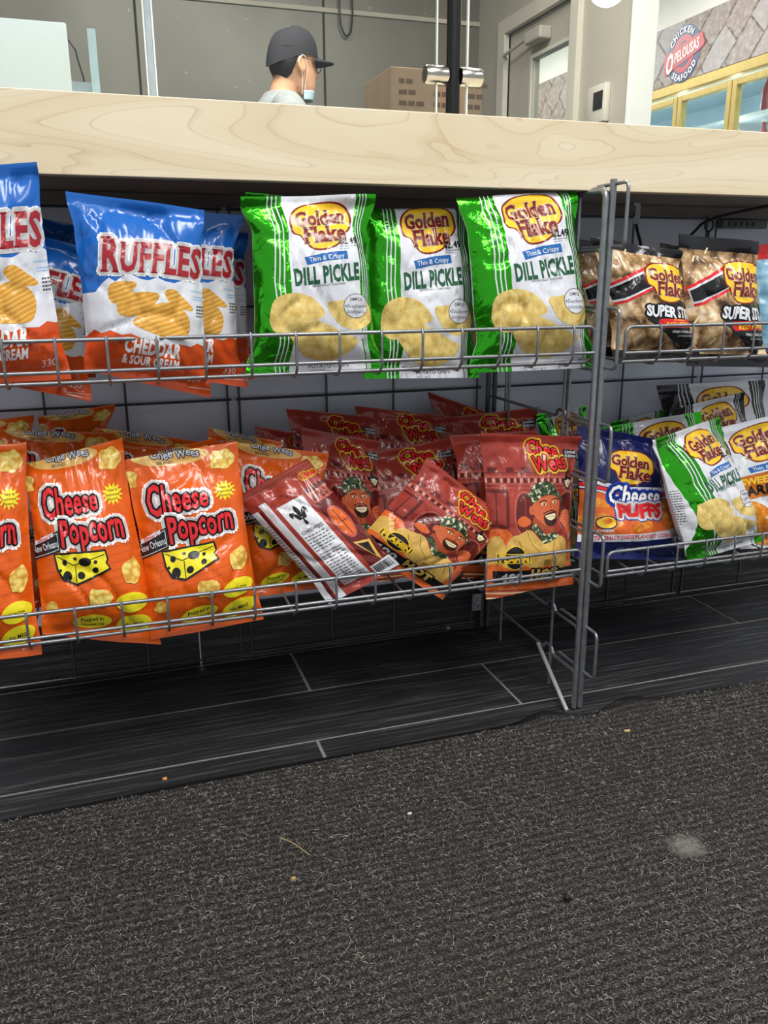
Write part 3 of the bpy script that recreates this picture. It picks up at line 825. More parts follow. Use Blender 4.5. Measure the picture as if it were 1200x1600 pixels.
I = {}
for nm, cl in dict(blue='1a62b8', navy='152f66', white='d9dce4', red='9c1f2c', orange='d4501f', paper='d6d8de', grey='8f929a', dgrey='4a4b50', black='17171a', green_ink='1f5a3c', ribbon='2465ad', yellow='f2c62f', lemon='eee02a',
                   maroon='7c1a1d', cheeto='de5d10', tan='e3b56a', bright_red='d8242b', brick='9a382e', brick_dark='5f1d1c', brick_light='b0574c', skin='d2673f', skin_dark='a64a2c', ochre='d3ab58', ochre_dark='9a6f2c', flame='d9662c', puffblue='121b58',
                   royal='2b4fc0', bbq='c9701d', silver='c9ccd2', pale_blue='7fb0dc', beard='3b1d16', pink='d98a7a', lampglass='efe9d0', logo_yellow='f6c530', cream='efe2b8').items():
    I[nm] = film(nm + '_print', cl)
I['bright'] = film('bright_white_print', 'fafafa')
I['green'] = film('green_foil', '35b51c', 0.14, 0.85, wr=3.4)
I['black_film'] = film('black_film', '16161a', 0.2, wr=1.6)
I['chip'] = film('chip_print', 'd9bb66', var='chip')
I['ridge'] = film('ridged_chip_print', 'd9a545', var='ridge')
I['corn'] = film('popcorn_print', 'ecd068', var='corn')
I['puff'] = film('puff_print', 'e68f2e', var='puff')
I['rind'] = film('clear_film_over_rinds', 'b98f5c', 0.16, var='rind', wr=1.6)
I['camo'] = film('camouflage_print', '3d5236', var='camo')
I['fluff'] = film('candy_print', '7fb0dc', var='fluff')
I['bbq'] = film('bbq_print', 'c9701d', var='fine')
I['brick'] = film('brick_print', 'a23c31', var='fine')


# ------------------------------------------------------------------ artwork: flat shapes cut along the bag's own grid
_txt = {}


def glyphs(s, bold, slab, space):
    """triangulated text outline, baseline at 0, as (verts, faces); slab adds serifs on the stem ends"""
    key = (s, bold, slab, space)
    if key in _txt: return _txt[key]
    cu = bpy.data.curves.new('t', 'FONT'); cu.body = s; cu.offset = bold; cu.resolution_u = 2; cu.space_character = space; cu.align_x = 'CENTER'
    ob = bpy.data.objects.new('t', cu); COL.objects.link(ob)
    dg = bpy.context.evaluated_depsgraph_get()
    me = ob.evaluated_get(dg).to_mesh()
    V = [(v.co.x, v.co.y) for v in me.vertices]; Fc = [tuple(p.vertices) for p in me.polygons]
    ob.evaluated_get(dg).to_mesh_clear()
    if slab:
        k = ob.to_curve(dg)
        for sp in k.splines:
            P = [(p.co.x, p.co.y) for p in sp.bezier_points] if sp.type == 'BEZIER' else [(p.co[0], p.co[1]) for p in sp.points]
            for i in range(len(P)):
                a, b = P[i], P[(i + 1) % len(P)]
                if abs(a[1] - b[1]) > 1e-3: continue
                wd = abs(a[0] - b[0]); y = a[1]
                x0, x1 = min(a[0], b[0]), max(a[0], b[0])
                if wd < 0.05: continue
                foot = y < 0.04
                top = y > 0.40
                if not (foot or top) or abs(y) > 0.9: continue
                e = slab
                if wd > 0.2: xa, xb = x0 - e, x0 + 0.1
                else: xa, xb = x0 - e, x1 + e
                ya, yb = (y, y + slab * 0.9) if foot else (y - slab * 0.9, y)
                xa -= bold; xb += bold; dy_ = -bold if foot else bold; ya += dy_; yb += dy_
                n = len(V); V += [(xa, ya), (xb, ya), (xb, yb), (xa, yb)]; Fc.append((n, n + 1, n + 2, n + 3))
        ob.to_curve_clear()
    bpy.data.objects.remove(ob); bpy.data.curves.remove(cu)
    _txt[key] = (np.array(V, float).reshape(-1, 2), Fc)
    return _txt[key]


class Art:
    """front artwork of one kind of bag; drawn in a reference frame mapped to the sheet (u right, v up)"""
    def __init__(self, name, W, H, base, back, seal_top=None, seal_bot=None, seal=0.045):
        self.name, self.W, self.H, self.base, self.back, self.seal = name, W, H, base, back, seal
        self.seal_top, self.seal_bot = seal_top or base, seal_bot or base
        self.items = []; self.ref((0, 1), (1, 1), (0, 0)); self.cut = None

    def ref(self, tl, tr, bl, br=None, pinch=0.0):
        """tl, tr, bl: where the sheet's corners lie in the frame the shapes are drawn in"""
        tl, tr, bl = (np.array(p, float) for p in (tl, tr, bl))
        self.q = [tl, tr, np.array(br, float) if br is not None else tr + bl - tl, bl]; self.pinch = pinch
        return self

    def m(self, p):
        p = np.atleast_2d(np.array(p, float)); tl, tr, br, bl = self.q
        uv = np.full(p.shape, .5)
        e0, e1, e2 = tr - tl, bl - tl, tl - tr + br - bl
        for _ in range(12):                                        # inverse of the bilinear corner patch
            u, v = uv[:, :1], uv[:, 1:]
            r_ = tl + e0 * u + e1 * v + e2 * u * v - p
            a, b = e0 + e2 * v, e1 + e2 * u
            det = a[:, 0] * b[:, 1] - a[:, 1] * b[:, 0]
            uv = uv - np.stack([(r_[:, 0] * b[:, 1] - r_[:, 1] * b[:, 0]) / det, (a[:, 0] * r_[:, 1] - a[:, 1] * r_[:, 0]) / det], 1)
            uv = np.clip(uv, -.6, 1.6)
        u, v = uv[:, 0], uv[:, 1]
        if self.pinch:
            k = self.pinch * sstep(v, .02, .2) * (1 - sstep(v, .8, .98)); u = .5 + (u - .5) / (1 - k)
        return np.stack([u * self.W, (1 - v) * self.H], 1)         # centimetres, v up

    def put(self, V, Fc, ink, lift=0):
        V = np.asarray(V, float)
        lo, hi = V.min(0), V.max(0)
        lv = 0
        for it in self.items:
            if it[4][0] < hi[0] and it[5][0] > lo[0] and it[4][1] < hi[1] and it[5][1] > lo[1]: lv = max(lv, it[3] + 1)
        self.items.append((V, Fc, ink, lv + lift, lo, hi))

    def poly(self, pts, ink, smooth=0):
        P = self.m(pts)
        if smooth: P = smooth_closed(P, smooth)
        self.put(P, [tuple(range(len(P)))], ink)

    def rect(self, x0, y0, x1, y1, ink): self.poly([(x0, y0), (x1, y0), (x1, y1), (x0, y1)], ink)

    def ell(self, x, y, rx, ry, ink, n=28, rot=0.0):
        a = np.linspace(0, 2 * np.pi, n, endpoint=False); c, s = math.cos(rot), math.sin(rot)
        X, Y = rx * np.cos(a), ry * np.sin(a)
        self.poly(np.stack([x + X * c - Y * s, y + X * s + Y * c], 1), ink)

    def star(self, x, y, r1, r2, n, ink):
        self.poly([(x + (r1 if k % 2 == 0 else r2) * math.cos(math.pi * k / n), y + (r1 if k % 2 == 0 else r2) * math.sin(math.pi * k / n)) for k in range(2 * n)], ink)

    def line(self, pts, w, ink):
        P = np.array(pts, float); V = []; Fc = []
        for i in range(len(P) - 1):
            d = P[i + 1] - P[i]; d = d / (np.linalg.norm(d) + 1e-9); nrm = np.array([-d[1], d[0]]) * w / 2
            k = len(V); V += [P[i] + nrm, P[i + 1] + nrm, P[i + 1] - nrm, P[i] - nrm]; Fc.append((k, k + 1, k + 2, k + 3))
        self.put(self.m(V), Fc, ink)

    def blob(self, x, y, r, seed, ink, n=11, amp=.35, sy=1.0):
        rr = random.Random(seed)
        self.poly([(x + r * (1 - amp * rr.random()) * math.cos(2 * math.pi * k / n), y + sy * r * (1 - amp * rr.random()) * math.sin(2 * math.pi * k / n)) for k in range(n)], ink, 4)

    def text(self, s, x, y, w, ink, h=None, bold=.02, slab=0, shear=0, rot=0, arc=0, out=(), space=1.0, grow=0, jitter=0, taper=0):
        """s centred at (x, y) in the reference frame, w wide there; out = ((ink, radius), ...) outlines drawn underneath"""
        V, Fc = glyphs(s, bold, slab, space)
        if not len(V): return
        V = V.copy(); cx = (V[:, 0].min() + V[:, 0].max()) / 2; wd = V[:, 0].max() - V[:, 0].min()
        capb, capt = 0.0, 0.69
        lay = sorted(out, key=lambda q: -q[1])
        S = w / wd; Sy = (h / (capt - capb)) if h else S
        if taper:                                   # letters shrink to the right
            f = 1 - taper * ((V[:, 0] - cx) / wd + .5)
            V[:, 1] = (V[:, 1] - .34) * f + .34
        X = (V[:, 0] - cx) * S; Y = (V[:, 1] - 0.345) * Sy
        X = X + Y * shear
        if arc: Y = Y - arc * (X / w * 2) ** 2 * w * .5
        if jitter: Y = Y + jitter * Sy * np.sin(X / w * 19 + len(s))
        c, sn = math.cos(math.radians(rot)), math.sin(math.radians(rot))
        PX_, PY_ = X * c - Y * sn, X * sn + Y * c
        pts = np.stack([x + PX_, y - PY_ * self.flip], 1)
        for ink_, r in lay:
            n = 10
            vs = np.concatenate([pts + r * np.array([math.cos(2 * math.pi * k / n), math.sin(2 * math.pi * k / n)]) for k in range(n)])
            fs = [tuple(i + k * len(pts) for i in f) for k in range(n) for f in Fc]
            self.put(self.m(vs), fs, ink_)
        self.put(self.m(pts), Fc, ink)

    flip = 1.0

    def compile(self, NU, NV):
        """cut every shape along the grid lines once; returns vertex (u, v, level) and faces with ink and zone"""
        if self.cut is not None: return self.cut
        s = self.seal
        us = np.linspace(0, 1, NU); vs = np.concatenate([[0, s / 2], np.linspace(s, 1 - s, NV - 4), [1 - s / 2, 1]])
        self.us, self.vs = us, vs
        bm = bmesh.new(); inks = []
        for (V, Fc, ink, lv, lo, hi) in self.items:
            if ink not in inks: inks.append(ink)
            mi = inks.index(ink)
            bv = [bm.verts.new((p[0] / self.W, p[1] / self.H, lv)) for p in V]
            for f in Fc:
                try:
                    fc = bm.faces.new([bv[i] for i in f]); fc.material_index = mi
                except ValueError: pass
        bmesh.ops.triangulate(bm, faces=[f for f in bm.faces if len(f.verts) > 3])
        for (co, no) in (((0, 0, 0), (-1, 0, 0)), ((1, 0, 0), (1, 0, 0)), ((0, 0, 0), (0, -1, 0)), ((0, 1, 0), (0, 1, 0))):
            bmesh.ops.bisect_plane(bm, geom=bm.verts[:] + bm.edges[:] + bm.faces[:], dist=1e-6, plane_co=co, plane_no=no, clear_outer=True)
        for axis, lines in ((0, us[1:-1]), (1, vs[1:-1])):
            for c in lines:
                ed = [e for e in bm.edges if (e.verts[0].co[axis] - c) * (e.verts[1].co[axis] - c) < 0]
                fc = set(f for e in ed for f in e.link_faces)
                if not fc: continue
                ge = set(e for f in fc for e in f.edges); gv = set(v for f in fc for v in f.verts)
                co = [0, 0, 0]; no = [0, 0, 0]; co[axis] = c; no[axis] = 1
                bmesh.ops.bisect_plane(bm, geom=list(gv) + list(ge) + list(fc), dist=1e-7, plane_co=co, plane_no=no)
        loose = [v for v in bm.verts if not v.link_faces]
        bmesh.ops.delete(bm, geom=loose, context='VERTS')
        bm.verts.index_update()
        P = [tuple(v.co) for v in bm.verts]
        faces, fi, fz = [], [], []

        def keep(ids, mat):
            ar = 0.0; vm = 0.0
            for i in range(len(ids)):
                a, b = P[ids[i]], P[ids[(i + 1) % len(ids)]]; ar += a[0] * b[1] - b[0] * a[1]; vm += a[1]
            if abs(ar) < 1e-9: return
            vm /= len(ids)
            faces.append(ids if ar > 0 else ids[::-1]); fi.append(mat); fz.append(2 if vm > 1 - s else (0 if vm < s else 1))

        ul, vl = us.tolist(), vs.tolist()
        for f in bm.faces:                                         # split along each grid cell's diagonal
            ids = [v.index for v in f.verts]
            cu_ = sum(P[i][0] for i in ids) / len(ids); cv_ = sum(P[i][1] for i in ids) / len(ids)
            ui = min(max(bisect.bisect_right(ul, cu_) - 1, 0), NU - 2); vi = min(max(bisect.bisect_right(vl, cv_) - 1, 0), NV - 2)
            d = [(P[i][0] - ul[ui]) / (ul[ui + 1] - ul[ui]) - (P[i][1] - vl[vi]) / (vl[vi + 1] - vl[vi]) for i in ids]
            if min(d) > -1e-4 or max(d) < 1e-4: keep(ids, f.material_index); continue
            pos, neg = [], []
            for i in range(len(ids)):
                j = (i + 1) % len(ids); di, dj = d[i], d[j]
                if di >= 0: pos.append(ids[i])
                if di <= 0: neg.append(ids[i])
                if di * dj < 0:
                    t = di / (di - dj); a, b = P[ids[i]], P[ids[j]]
                    P.append(tuple(a[k] + (b[k] - a[k]) * t for k in range(3))); pos.append(len(P) - 1); neg.append(len(P) - 1)
            for part in (pos, neg):
                if len(part) > 2: keep(part, f.material_index)
        bm.free(); P = np.array(P).reshape(-1, 3)
        self.cut = (P, faces, np.array(fi), np.array(fz), inks)
        return self.cut


# ------------------------------------------------------------------ a filled bag
NU, NV = 37, 50


def sstep(x, a, b):
    t = np.clip((x - a) / (b - a), 0, 1); return t * t * (3 - 2 * t)


_perm = np.random.default_rng(77).permutation(256); _g = np.random.default_rng(78).uniform(-1, 1, 256)


def vnoise(x, y, seed):
    """smooth value noise on arrays"""
    x = x + seed * 13.37; y = y + seed * 7.91
    xi, yi = np.floor(x).astype(int), np.floor(y).astype(int); xf, yf = x - xi, y - yi
    u, v = xf * xf * (3 - 2 * xf), yf * yf * (3 - 2 * yf)
    h = lambda i, j: _g[_perm[(_perm[i & 255] + j) & 255]]
    return (h(xi, yi) * (1 - u) + h(xi + 1, yi) * u) * (1 - v) + (h(xi, yi + 1) * (1 - u) + h(xi + 1, yi + 1) * u) * v


def bag(art, label, q, Y, T=.055, fold=1.0, seed=1, group=None, pinch=.10, wr=1.0, cat='chip bag', foldlen=1.0, name='chip_bag', bow=0.0):
    """q: TL, TR, BR, BL where the photograph shows the corners; Y: their depths in the shop"""
    if len(Y) == 2: Y = (Y[0], Y[0], Y[1], Y[1])
    C = [np.array(at(p[0], p[1], y)) for p, y in zip(q, Y)]
    TL, TR, BR, BL = C
    P0, faces, fi, fz, inks = art.compile(NU, NV)
    us, vs = art.us, art.vs
    U, Vv = np.meshgrid(us, vs)                                   # NV x NU
    s = art.seal
    up = ((TL + TR) / 2 - (BL + BR) / 2); Hlen = np.linalg.norm(up) / fold
    wide = (np.linalg.norm(TR - TL) + np.linalg.norm(BR - BL)) / 2
    right = ((TR + BR) / 2 - (TL + BL) / 2); right = right / np.linalg.norm(right)
    nrm = np.cross(right, up / np.linalg.norm(up)); nrm = nrm / np.linalg.norm(nrm)      # towards the aisle
    t = np.clip(Vv / fold, 0, 1)
    # pinch: the filled body is narrower than the flat seals
    inb = sstep(Vv, s * .6, s + .16) * (1 - sstep(Vv, fold - (s if fold >= .999 else 0) - .16, fold - (s * .6 if fold >= .999 else -.02)))
    pin = pinch * inb + .020 * vnoise(Vv * 5, U * 0 + 2.2, seed) * inb
    S = 2 * U - 1
    Ue = .5 + S / 2 * (1 - pin)
    Pm = (TL[None, None] * (1 - Ue)[..., None] + TR[None, None] * Ue[..., None]) * t[..., None] + (BL[None, None] * (1 - Ue)[..., None] + BR[None, None] * Ue[..., None]) * (1 - t)[..., None]
    # part above the fold tips back
    over = np.clip(Vv - fold, 0, None) * Hlen * foldlen
    if fold < .999:
        upn = up / np.linalg.norm(up); R_ = .012
        th = np.clip(over / R_, 0, math.radians(118))
        f_up = R_ * np.sin(th) + np.clip(over - R_ * math.radians(118), 0, None) * math.cos(math.radians(118))
        f_bk = R_ * (1 - np.cos(th)) + np.clip(over - R_ * math.radians(118), 0, None) * math.sin(math.radians(118))
        Pm = Pm + upn[None, None] * (f_up)[..., None] - nrm[None, None] * f_bk[..., None]
    # fill
    a = np.clip(1 - np.abs(S) ** 2.4, 0, 1) ** .62
    top_end = fold if fold < .999 else 1 - s
    b = np.clip((Vv - s) / .26, 0, 1); b = np.sin(b * np.pi / 2) ** .75
    c = np.clip((top_end - Vv) / .34, 0, 1); c = np.sin(c * np.pi / 2) ** .85
    prof = a * b * c * (1.10 - .25 * Vv)
    flat = 1 - sstep(prof, 0, .35)
    # creases: fans from the seals, long ridged dents, soft buckles
    x_, y_ = U * wide * 100, Vv * Hlen * 100                       # cm
    fan = np.abs(vnoise(U * 9 + .6 * vnoise(U * 3, Vv * 4, seed + 4), Vv * 1.2, seed + 1))
    near = np.exp(-np.clip(Vv - s, 0, 9) / .10) + np.exp(-np.clip(top_end - Vv, 0, 9) / .13)
    near *= (Vv > s * .7) * (Vv < 1 - s * .7)
    rid = 1 - np.abs(vnoise(x_ * .22 + y_ * .13, y_ * .20 - x_ * .09, seed + 2)) * 2
    rid = np.clip(rid, 0, 1) ** 3
    rid2 = np.clip(1 - np.abs(vnoise(x_ * .5, y_ * .32 + x_ * .2, seed + 3)) * 2.2, 0, 1) ** 3
    buck = vnoise(x_ * .18, y_ * .16, seed + 5)
    edge = np.exp(-(1 - np.abs(S)) / .16) * np.abs(vnoise(S * 1.5, Vv * 11, seed + 6))
    W_ = 1.3 * wr * (-.0065 * fan * near * 1.2 - .0042 * rid * (.3 + .7 * a) - .0022 * rid2 + .0040 * buck - .0045 * edge * inb)
    sealwave = .0035 * np.sin(U * 7 + seed) + .003 * vnoise(U * 4, Vv * 0 + 1, seed + 8)
    iss = (1 - sstep(Vv, s * .5, s * 1.6)) + sstep(Vv, 1 - s * 1.6, 1 - s * .5)
    off = T / 2 * prof + W_ * (1 - .7 * iss) + bow * (1 - S ** 2)
    film_t = .0009
    Ff = Pm + nrm * (np.maximum(off, -.2 * T * prof) + film_t + sealwave * iss)[..., None]
    Bk = Pm - nrm * (T / 2 * prof * .95 + wr * .004 * vnoise(x_ * .3, y_ * .25, seed + 9) * np.clip(prof * 3, 0, 1) + film_t - sealwave * iss)[..., None]
    # ends curl a little
    curl = np.sign(vnoise(np.array([3.1]), np.array([1.7]), seed)[0]) * .006
    Ff[-2:] += nrm * curl * .5; Bk[-2:] += nrm * curl * .5
    org = (BL + BR) / 2
    Ff -= org; Bk -= org
    # front normals on the grid
    du = np.gradient(Ff, axis=1); dv = np.gradient(Ff, axis=0); Nf = np.cross(du, dv); Nf /= np.linalg.norm(Nf, axis=2, keepdims=True) + 1e-12
    if (Nf.reshape(-1, 3) @ nrm).mean() < 0: Nf = -Nf
    du = np.gradient(Bk, axis=1); dv = np.gradient(Bk, axis=0); Nb = -np.cross(du, dv); Nb /= np.linalg.norm(Nb, axis=2, keepdims=True) + 1e-12

    root = empty(name, tuple(org), label, cat, group)
    # artwork vertices by bilinear lookup
    if len(P0):
        ui = np.clip(np.searchsorted(us, P0[:, 0] + 1e-9) - 1, 0, NU - 2); vi = np.clip(np.searchsorted(vs, P0[:, 1] + 1e-9) - 1, 0, NV - 2)
        fu = ((P0[:, 0] - us[ui]) / (us[ui + 1] - us[ui]))[:, None]; fv = ((P0[:, 1] - vs[vi]) / (vs[vi + 1] - vs[vi]))[:, None]
        def L(G):
            a_, b_, c_, d_ = G[vi, ui], G[vi, ui + 1], G[vi + 1, ui + 1], G[vi + 1, ui]
            return np.where(fu >= fv, a_ + fu * (b_ - a_) + fv * (c_ - b_), a_ + fv * (d_ - a_) + fu * (c_ - d_))
        DN = L(Nf); DN /= np.linalg.norm(DN, axis=1, keepdims=True) + 1e-12
        DP = L(Ff) + L(Nf) * (.00015 + .00009 * P0[:, 2])[:, None]
        DU = np.stack([P0[:, 0] * wide, P0[:, 1] * Hlen], 1)
    shift = np.array([seed * 1.713 % 5.0, seed * 2.391 % 7.0])
    j = np.arange(NV - 1)[:, None]; i = np.arange(NU - 1)[None, :]
    quad = np.stack([j * NU + i, j * NU + i + 1, (j + 1) * NU + i + 1, (j + 1) * NU + i], -1)
    quad = np.concatenate([quad[..., [0, 1, 2]], quad[..., [0, 2, 3]]], 1)                # same diagonal as the artwork
    N = NU * NV
    gridP = np.concatenate([Ff.reshape(-1, 3), Bk.reshape(-1, 3)]); gridN = np.concatenate([Nf.reshape(-1, 3), Nb.reshape(-1, 3)])
    gu = np.stack([U.ravel() * wide, Vv.ravel() * Hlen], 1); gridU = np.concatenate([gu, gu + 3.3])
    rows_ = {0: range(0, 2), 1: range(2, NV - 3), 2: range(NV - 3, NV - 1)}
    for z, nm, base in ((1, 'pouch', art.base), (2, 'top_seal', art.seal_top), (0, 'bottom_seal', art.seal_bot)):
        rw = list(rows_[z]); qf = quad[rw].reshape(-1, 3); qb = qf[:, ::-1] + N
        fl = [tuple(r) for r in qf] + [tuple(r) for r in qb]; mi = [0] * len(qf) + [1] * len(qb)
        # close the two long sides (and the free ends of the seals)
        for r in rw:
            for cidx in (0, NU - 1):
                a0, a1 = r * NU + cidx, (r + 1) * NU + cidx
                fl.append((a0, a1, a1 + N, a0 + N) if cidx == 0 else (a1, a0, a0 + N, a1 + N)); mi.append(1)
        end = {0: 0, 2: NV - 1}.get(z)
        if end is not None:
            for c_ in range(NU - 1):
                a0 = end * NU + c_; fl.append((a0, a0 + N, a0 + 1 + N, a0 + 1) if z == 0 else (a0, a0 + 1, a0 + 1 + N, a0 + N)); mi.append(0)
        vp, vn, vu = gridP, gridN, gridU
        mats = [I[base], I[art.back if z == 1 else base]]
        if len(P0):
            sel = np.where(fz == z)[0]
            if len(sel):
                vp = np.concatenate([gridP, DP]); vn = np.concatenate([gridN, DN]); vu = np.concatenate([gridU, DU])
                used = {}
                for f_ in sel:
                    fl.append(tuple(k + 2 * N for k in faces[f_])); ik = inks[fi[f_]]
                    if ik not in used: used[ik] = len(mats); mats.append(I[ik])
                    mi.append(used[ik])
        idx = np.unique(np.concatenate([np.asarray(f) for f in fl])); remap = np.full(len(vp), -1, int); remap[idx] = np.arange(len(idx))
        lens = np.array([len(f) for f in fl]); flat_i = remap[np.concatenate([np.asarray(f) for f in fl])].astype(np.int32)
        me = bpy.data.meshes.new(nm)
        me.vertices.add(len(idx)); me.vertices.foreach_set('co', vp[idx].astype(np.float32).ravel())
        me.loops.add(len(flat_i)); me.loops.foreach_set('vertex_index', flat_i)
        st_ = np.concatenate([[0], np.cumsum(lens)[:-1]]).astype(np.int32)
        me.polygons.add(len(fl)); me.polygons.foreach_set('loop_start', st_)
        for m_ in mats: me.materials.append(m_)
        me.polygons.foreach_set('material_index', np.array(mi, np.int32)); me.polygons.foreach_set('use_smooth', np.ones(len(fl), bool))
        uvl = me.uv_layers.new(name='film'); uvl.data.foreach_set('uv', (vu[idx][flat_i] + shift).astype(np.float32).ravel())
        me.update(calc_edges=True)
        me.normals_split_custom_set_from_vertices(vn[idx].astype(np.float32).tolist())
        o = bpy.data.objects.new(nm, me); COL.objects.link(o); o.parent = root
        if z != 1 and base != art.base: o['label'] = base.replace('_film', '').replace('_', ' ') + ' crimped seal strip'
    return root

# ------------------------------------------------------------------ artwork of the seven kinds
def logo_golden(A, cx, cy, s, rot=6, fill='logo_yellow', sq=1.0):
    """cloud-shaped Golden Flake badge, s = half width"""
    pts = np.array([(-1.0, -.05), (-.92, -.38), (-.55, -.62), (.0, -.68), (.55, -.64), (.92, -.42), (1.0, .0), (.88, .26), (.60, .42), (.42, .68), (.0, .80), (-.40, .76), (-.62, .52), (-.74, .30), (-.95, .2)])
    c, sn = math.cos(math.radians(rot)), math.sin(math.radians(rot))
    pts = np.stack([pts[:, 0] * c + pts[:, 1] * sn * sq, (-pts[:, 0] * sn + pts[:, 1] * c) * sq], 1)
    for k, ink in ((1.0, 'maroon'), (.93, 'logo_yellow')):
        A.poly(pts * s * k + np.array([cx, cy]), ink, 4)
    A.text('Golden', cx - .02 * s, cy - .20 * s * sq, 1.62 * s, 'maroon', h=.42 * s * sq, slab=.05, bold=.03, rot=rot, shear=.05, out=(('cream', .022 * s),))
    A.text('Flake', cx + .08 * s, cy + .30 * s * sq, 1.36 * s, 'maroon', h=.46 * s * sq, slab=.05, bold=.03, rot=rot, shear=.05, out=(('cream', .022 * s),))


def dashes(A, x, y, w, n, dy, ink, seed=1, rot=0, t=None, gap=.25):
    """rows of print far too small to read"""
    r = random.Random(seed)
    c, s = math.cos(math.radians(rot)), -math.sin(math.radians(rot))
    for k in range(n):
        cur = 0.0; segs = []
        while cur < w * (.95 if k < n - 1 else .6):
            l = r.uniform(.08, .22) * w; segs.append((cur, min(cur + l, w))); cur += l + .05 * w
        V = []; Fc = []
        th = t or dy * .45
        for a, b in segs:
            q = len(V)
            for (xx, yy) in ((a, 0), (b, 0), (b, th), (a, th)): V.append((x + xx * c - (yy + k * dy) * s * 0 + 0, y + xx * s + yy + k * dy))
            Fc.append((q, q + 1, q + 2, q + 3))
        A.put(A.m(V), Fc, ink)


def art_ruffles():
    A = Art('ruffles', 18, 25, 'blue', 'navy').ref((306, 177), (957, 264), (396, 1014), (990, 1146), .08)
    top = [(360, 650), (440, 640), (470, 600), (500, 575), (530, 592), (560, 570), (600, 558), (640, 580), (680, 588), (720, 574), (760, 592), (800, 600), (850, 585), (900, 602), (930, 588), (975, 625), (1030, 620)]
    low = [(1030, 895), (985, 880), (950, 895), (915, 880), (880, 895), (820, 880), (770, 885), (720, 862), (660, 858), (600, 832), (560, 838), (510, 818), (470, 832), (440, 815), (380, 870)]
    A.poly([(360, 840)] + [(380, 870)] + low[::-1][1:] + [(1050, 900), (1050, 1300), (340, 1300)], 'orange')
    A.poly(top + low, 'white')
    for p in ([(500, 612), (560, 590), (625, 600), (602, 640), (548, 690), (505, 680)], [(545, 662), (640, 640), (730, 650), (705, 700), (640, 745), (550, 745)], [(755, 645), (800, 628), (860, 680), (895, 715), (880, 728), (800, 705)],
              [(610, 785), (640, 742), (700, 700), (790, 690), (860, 740), (878, 800), (852, 862), (760, 850), (680, 822)]):
        A.poly(p, 'ridge', 4)
    A.text('R', 512, 468, 92, 'red', h=150, slab=.06, bold=.035, rot=-2, out=(('bright', 18),))
    A.text('UFFLES', 741, 488, 384, 'red', h=128, slab=.05, bold=.035, rot=-5, arc=.05, space=1.10, out=(('bright', 18),))
    A.text('CHEDDAR', 705, 900, 262, 'bright', h=64, bold=.05, rot=-8, space=1.08)
    A.text('& SOUR CREAM', 695, 966, 262, 'bright', h=42, bold=.04, rot=-8, space=1.06)
    A.text('GUARANTEED', 925, 640, 84, 'pale_blue', bold=.02, rot=-8)
    dashes(A, 895, 660, 75, 2, 12, 'pale_blue', 3, -6); dashes(A, 912, 704, 50, 4, 15, 'dgrey', 5, -6, 8)
    A.text('330', 905, 1050, 60, 'paper', bold=0, rot=-6)
    A.line([(880, 1092), (985, 1105)], 3, 'paper')
    return A


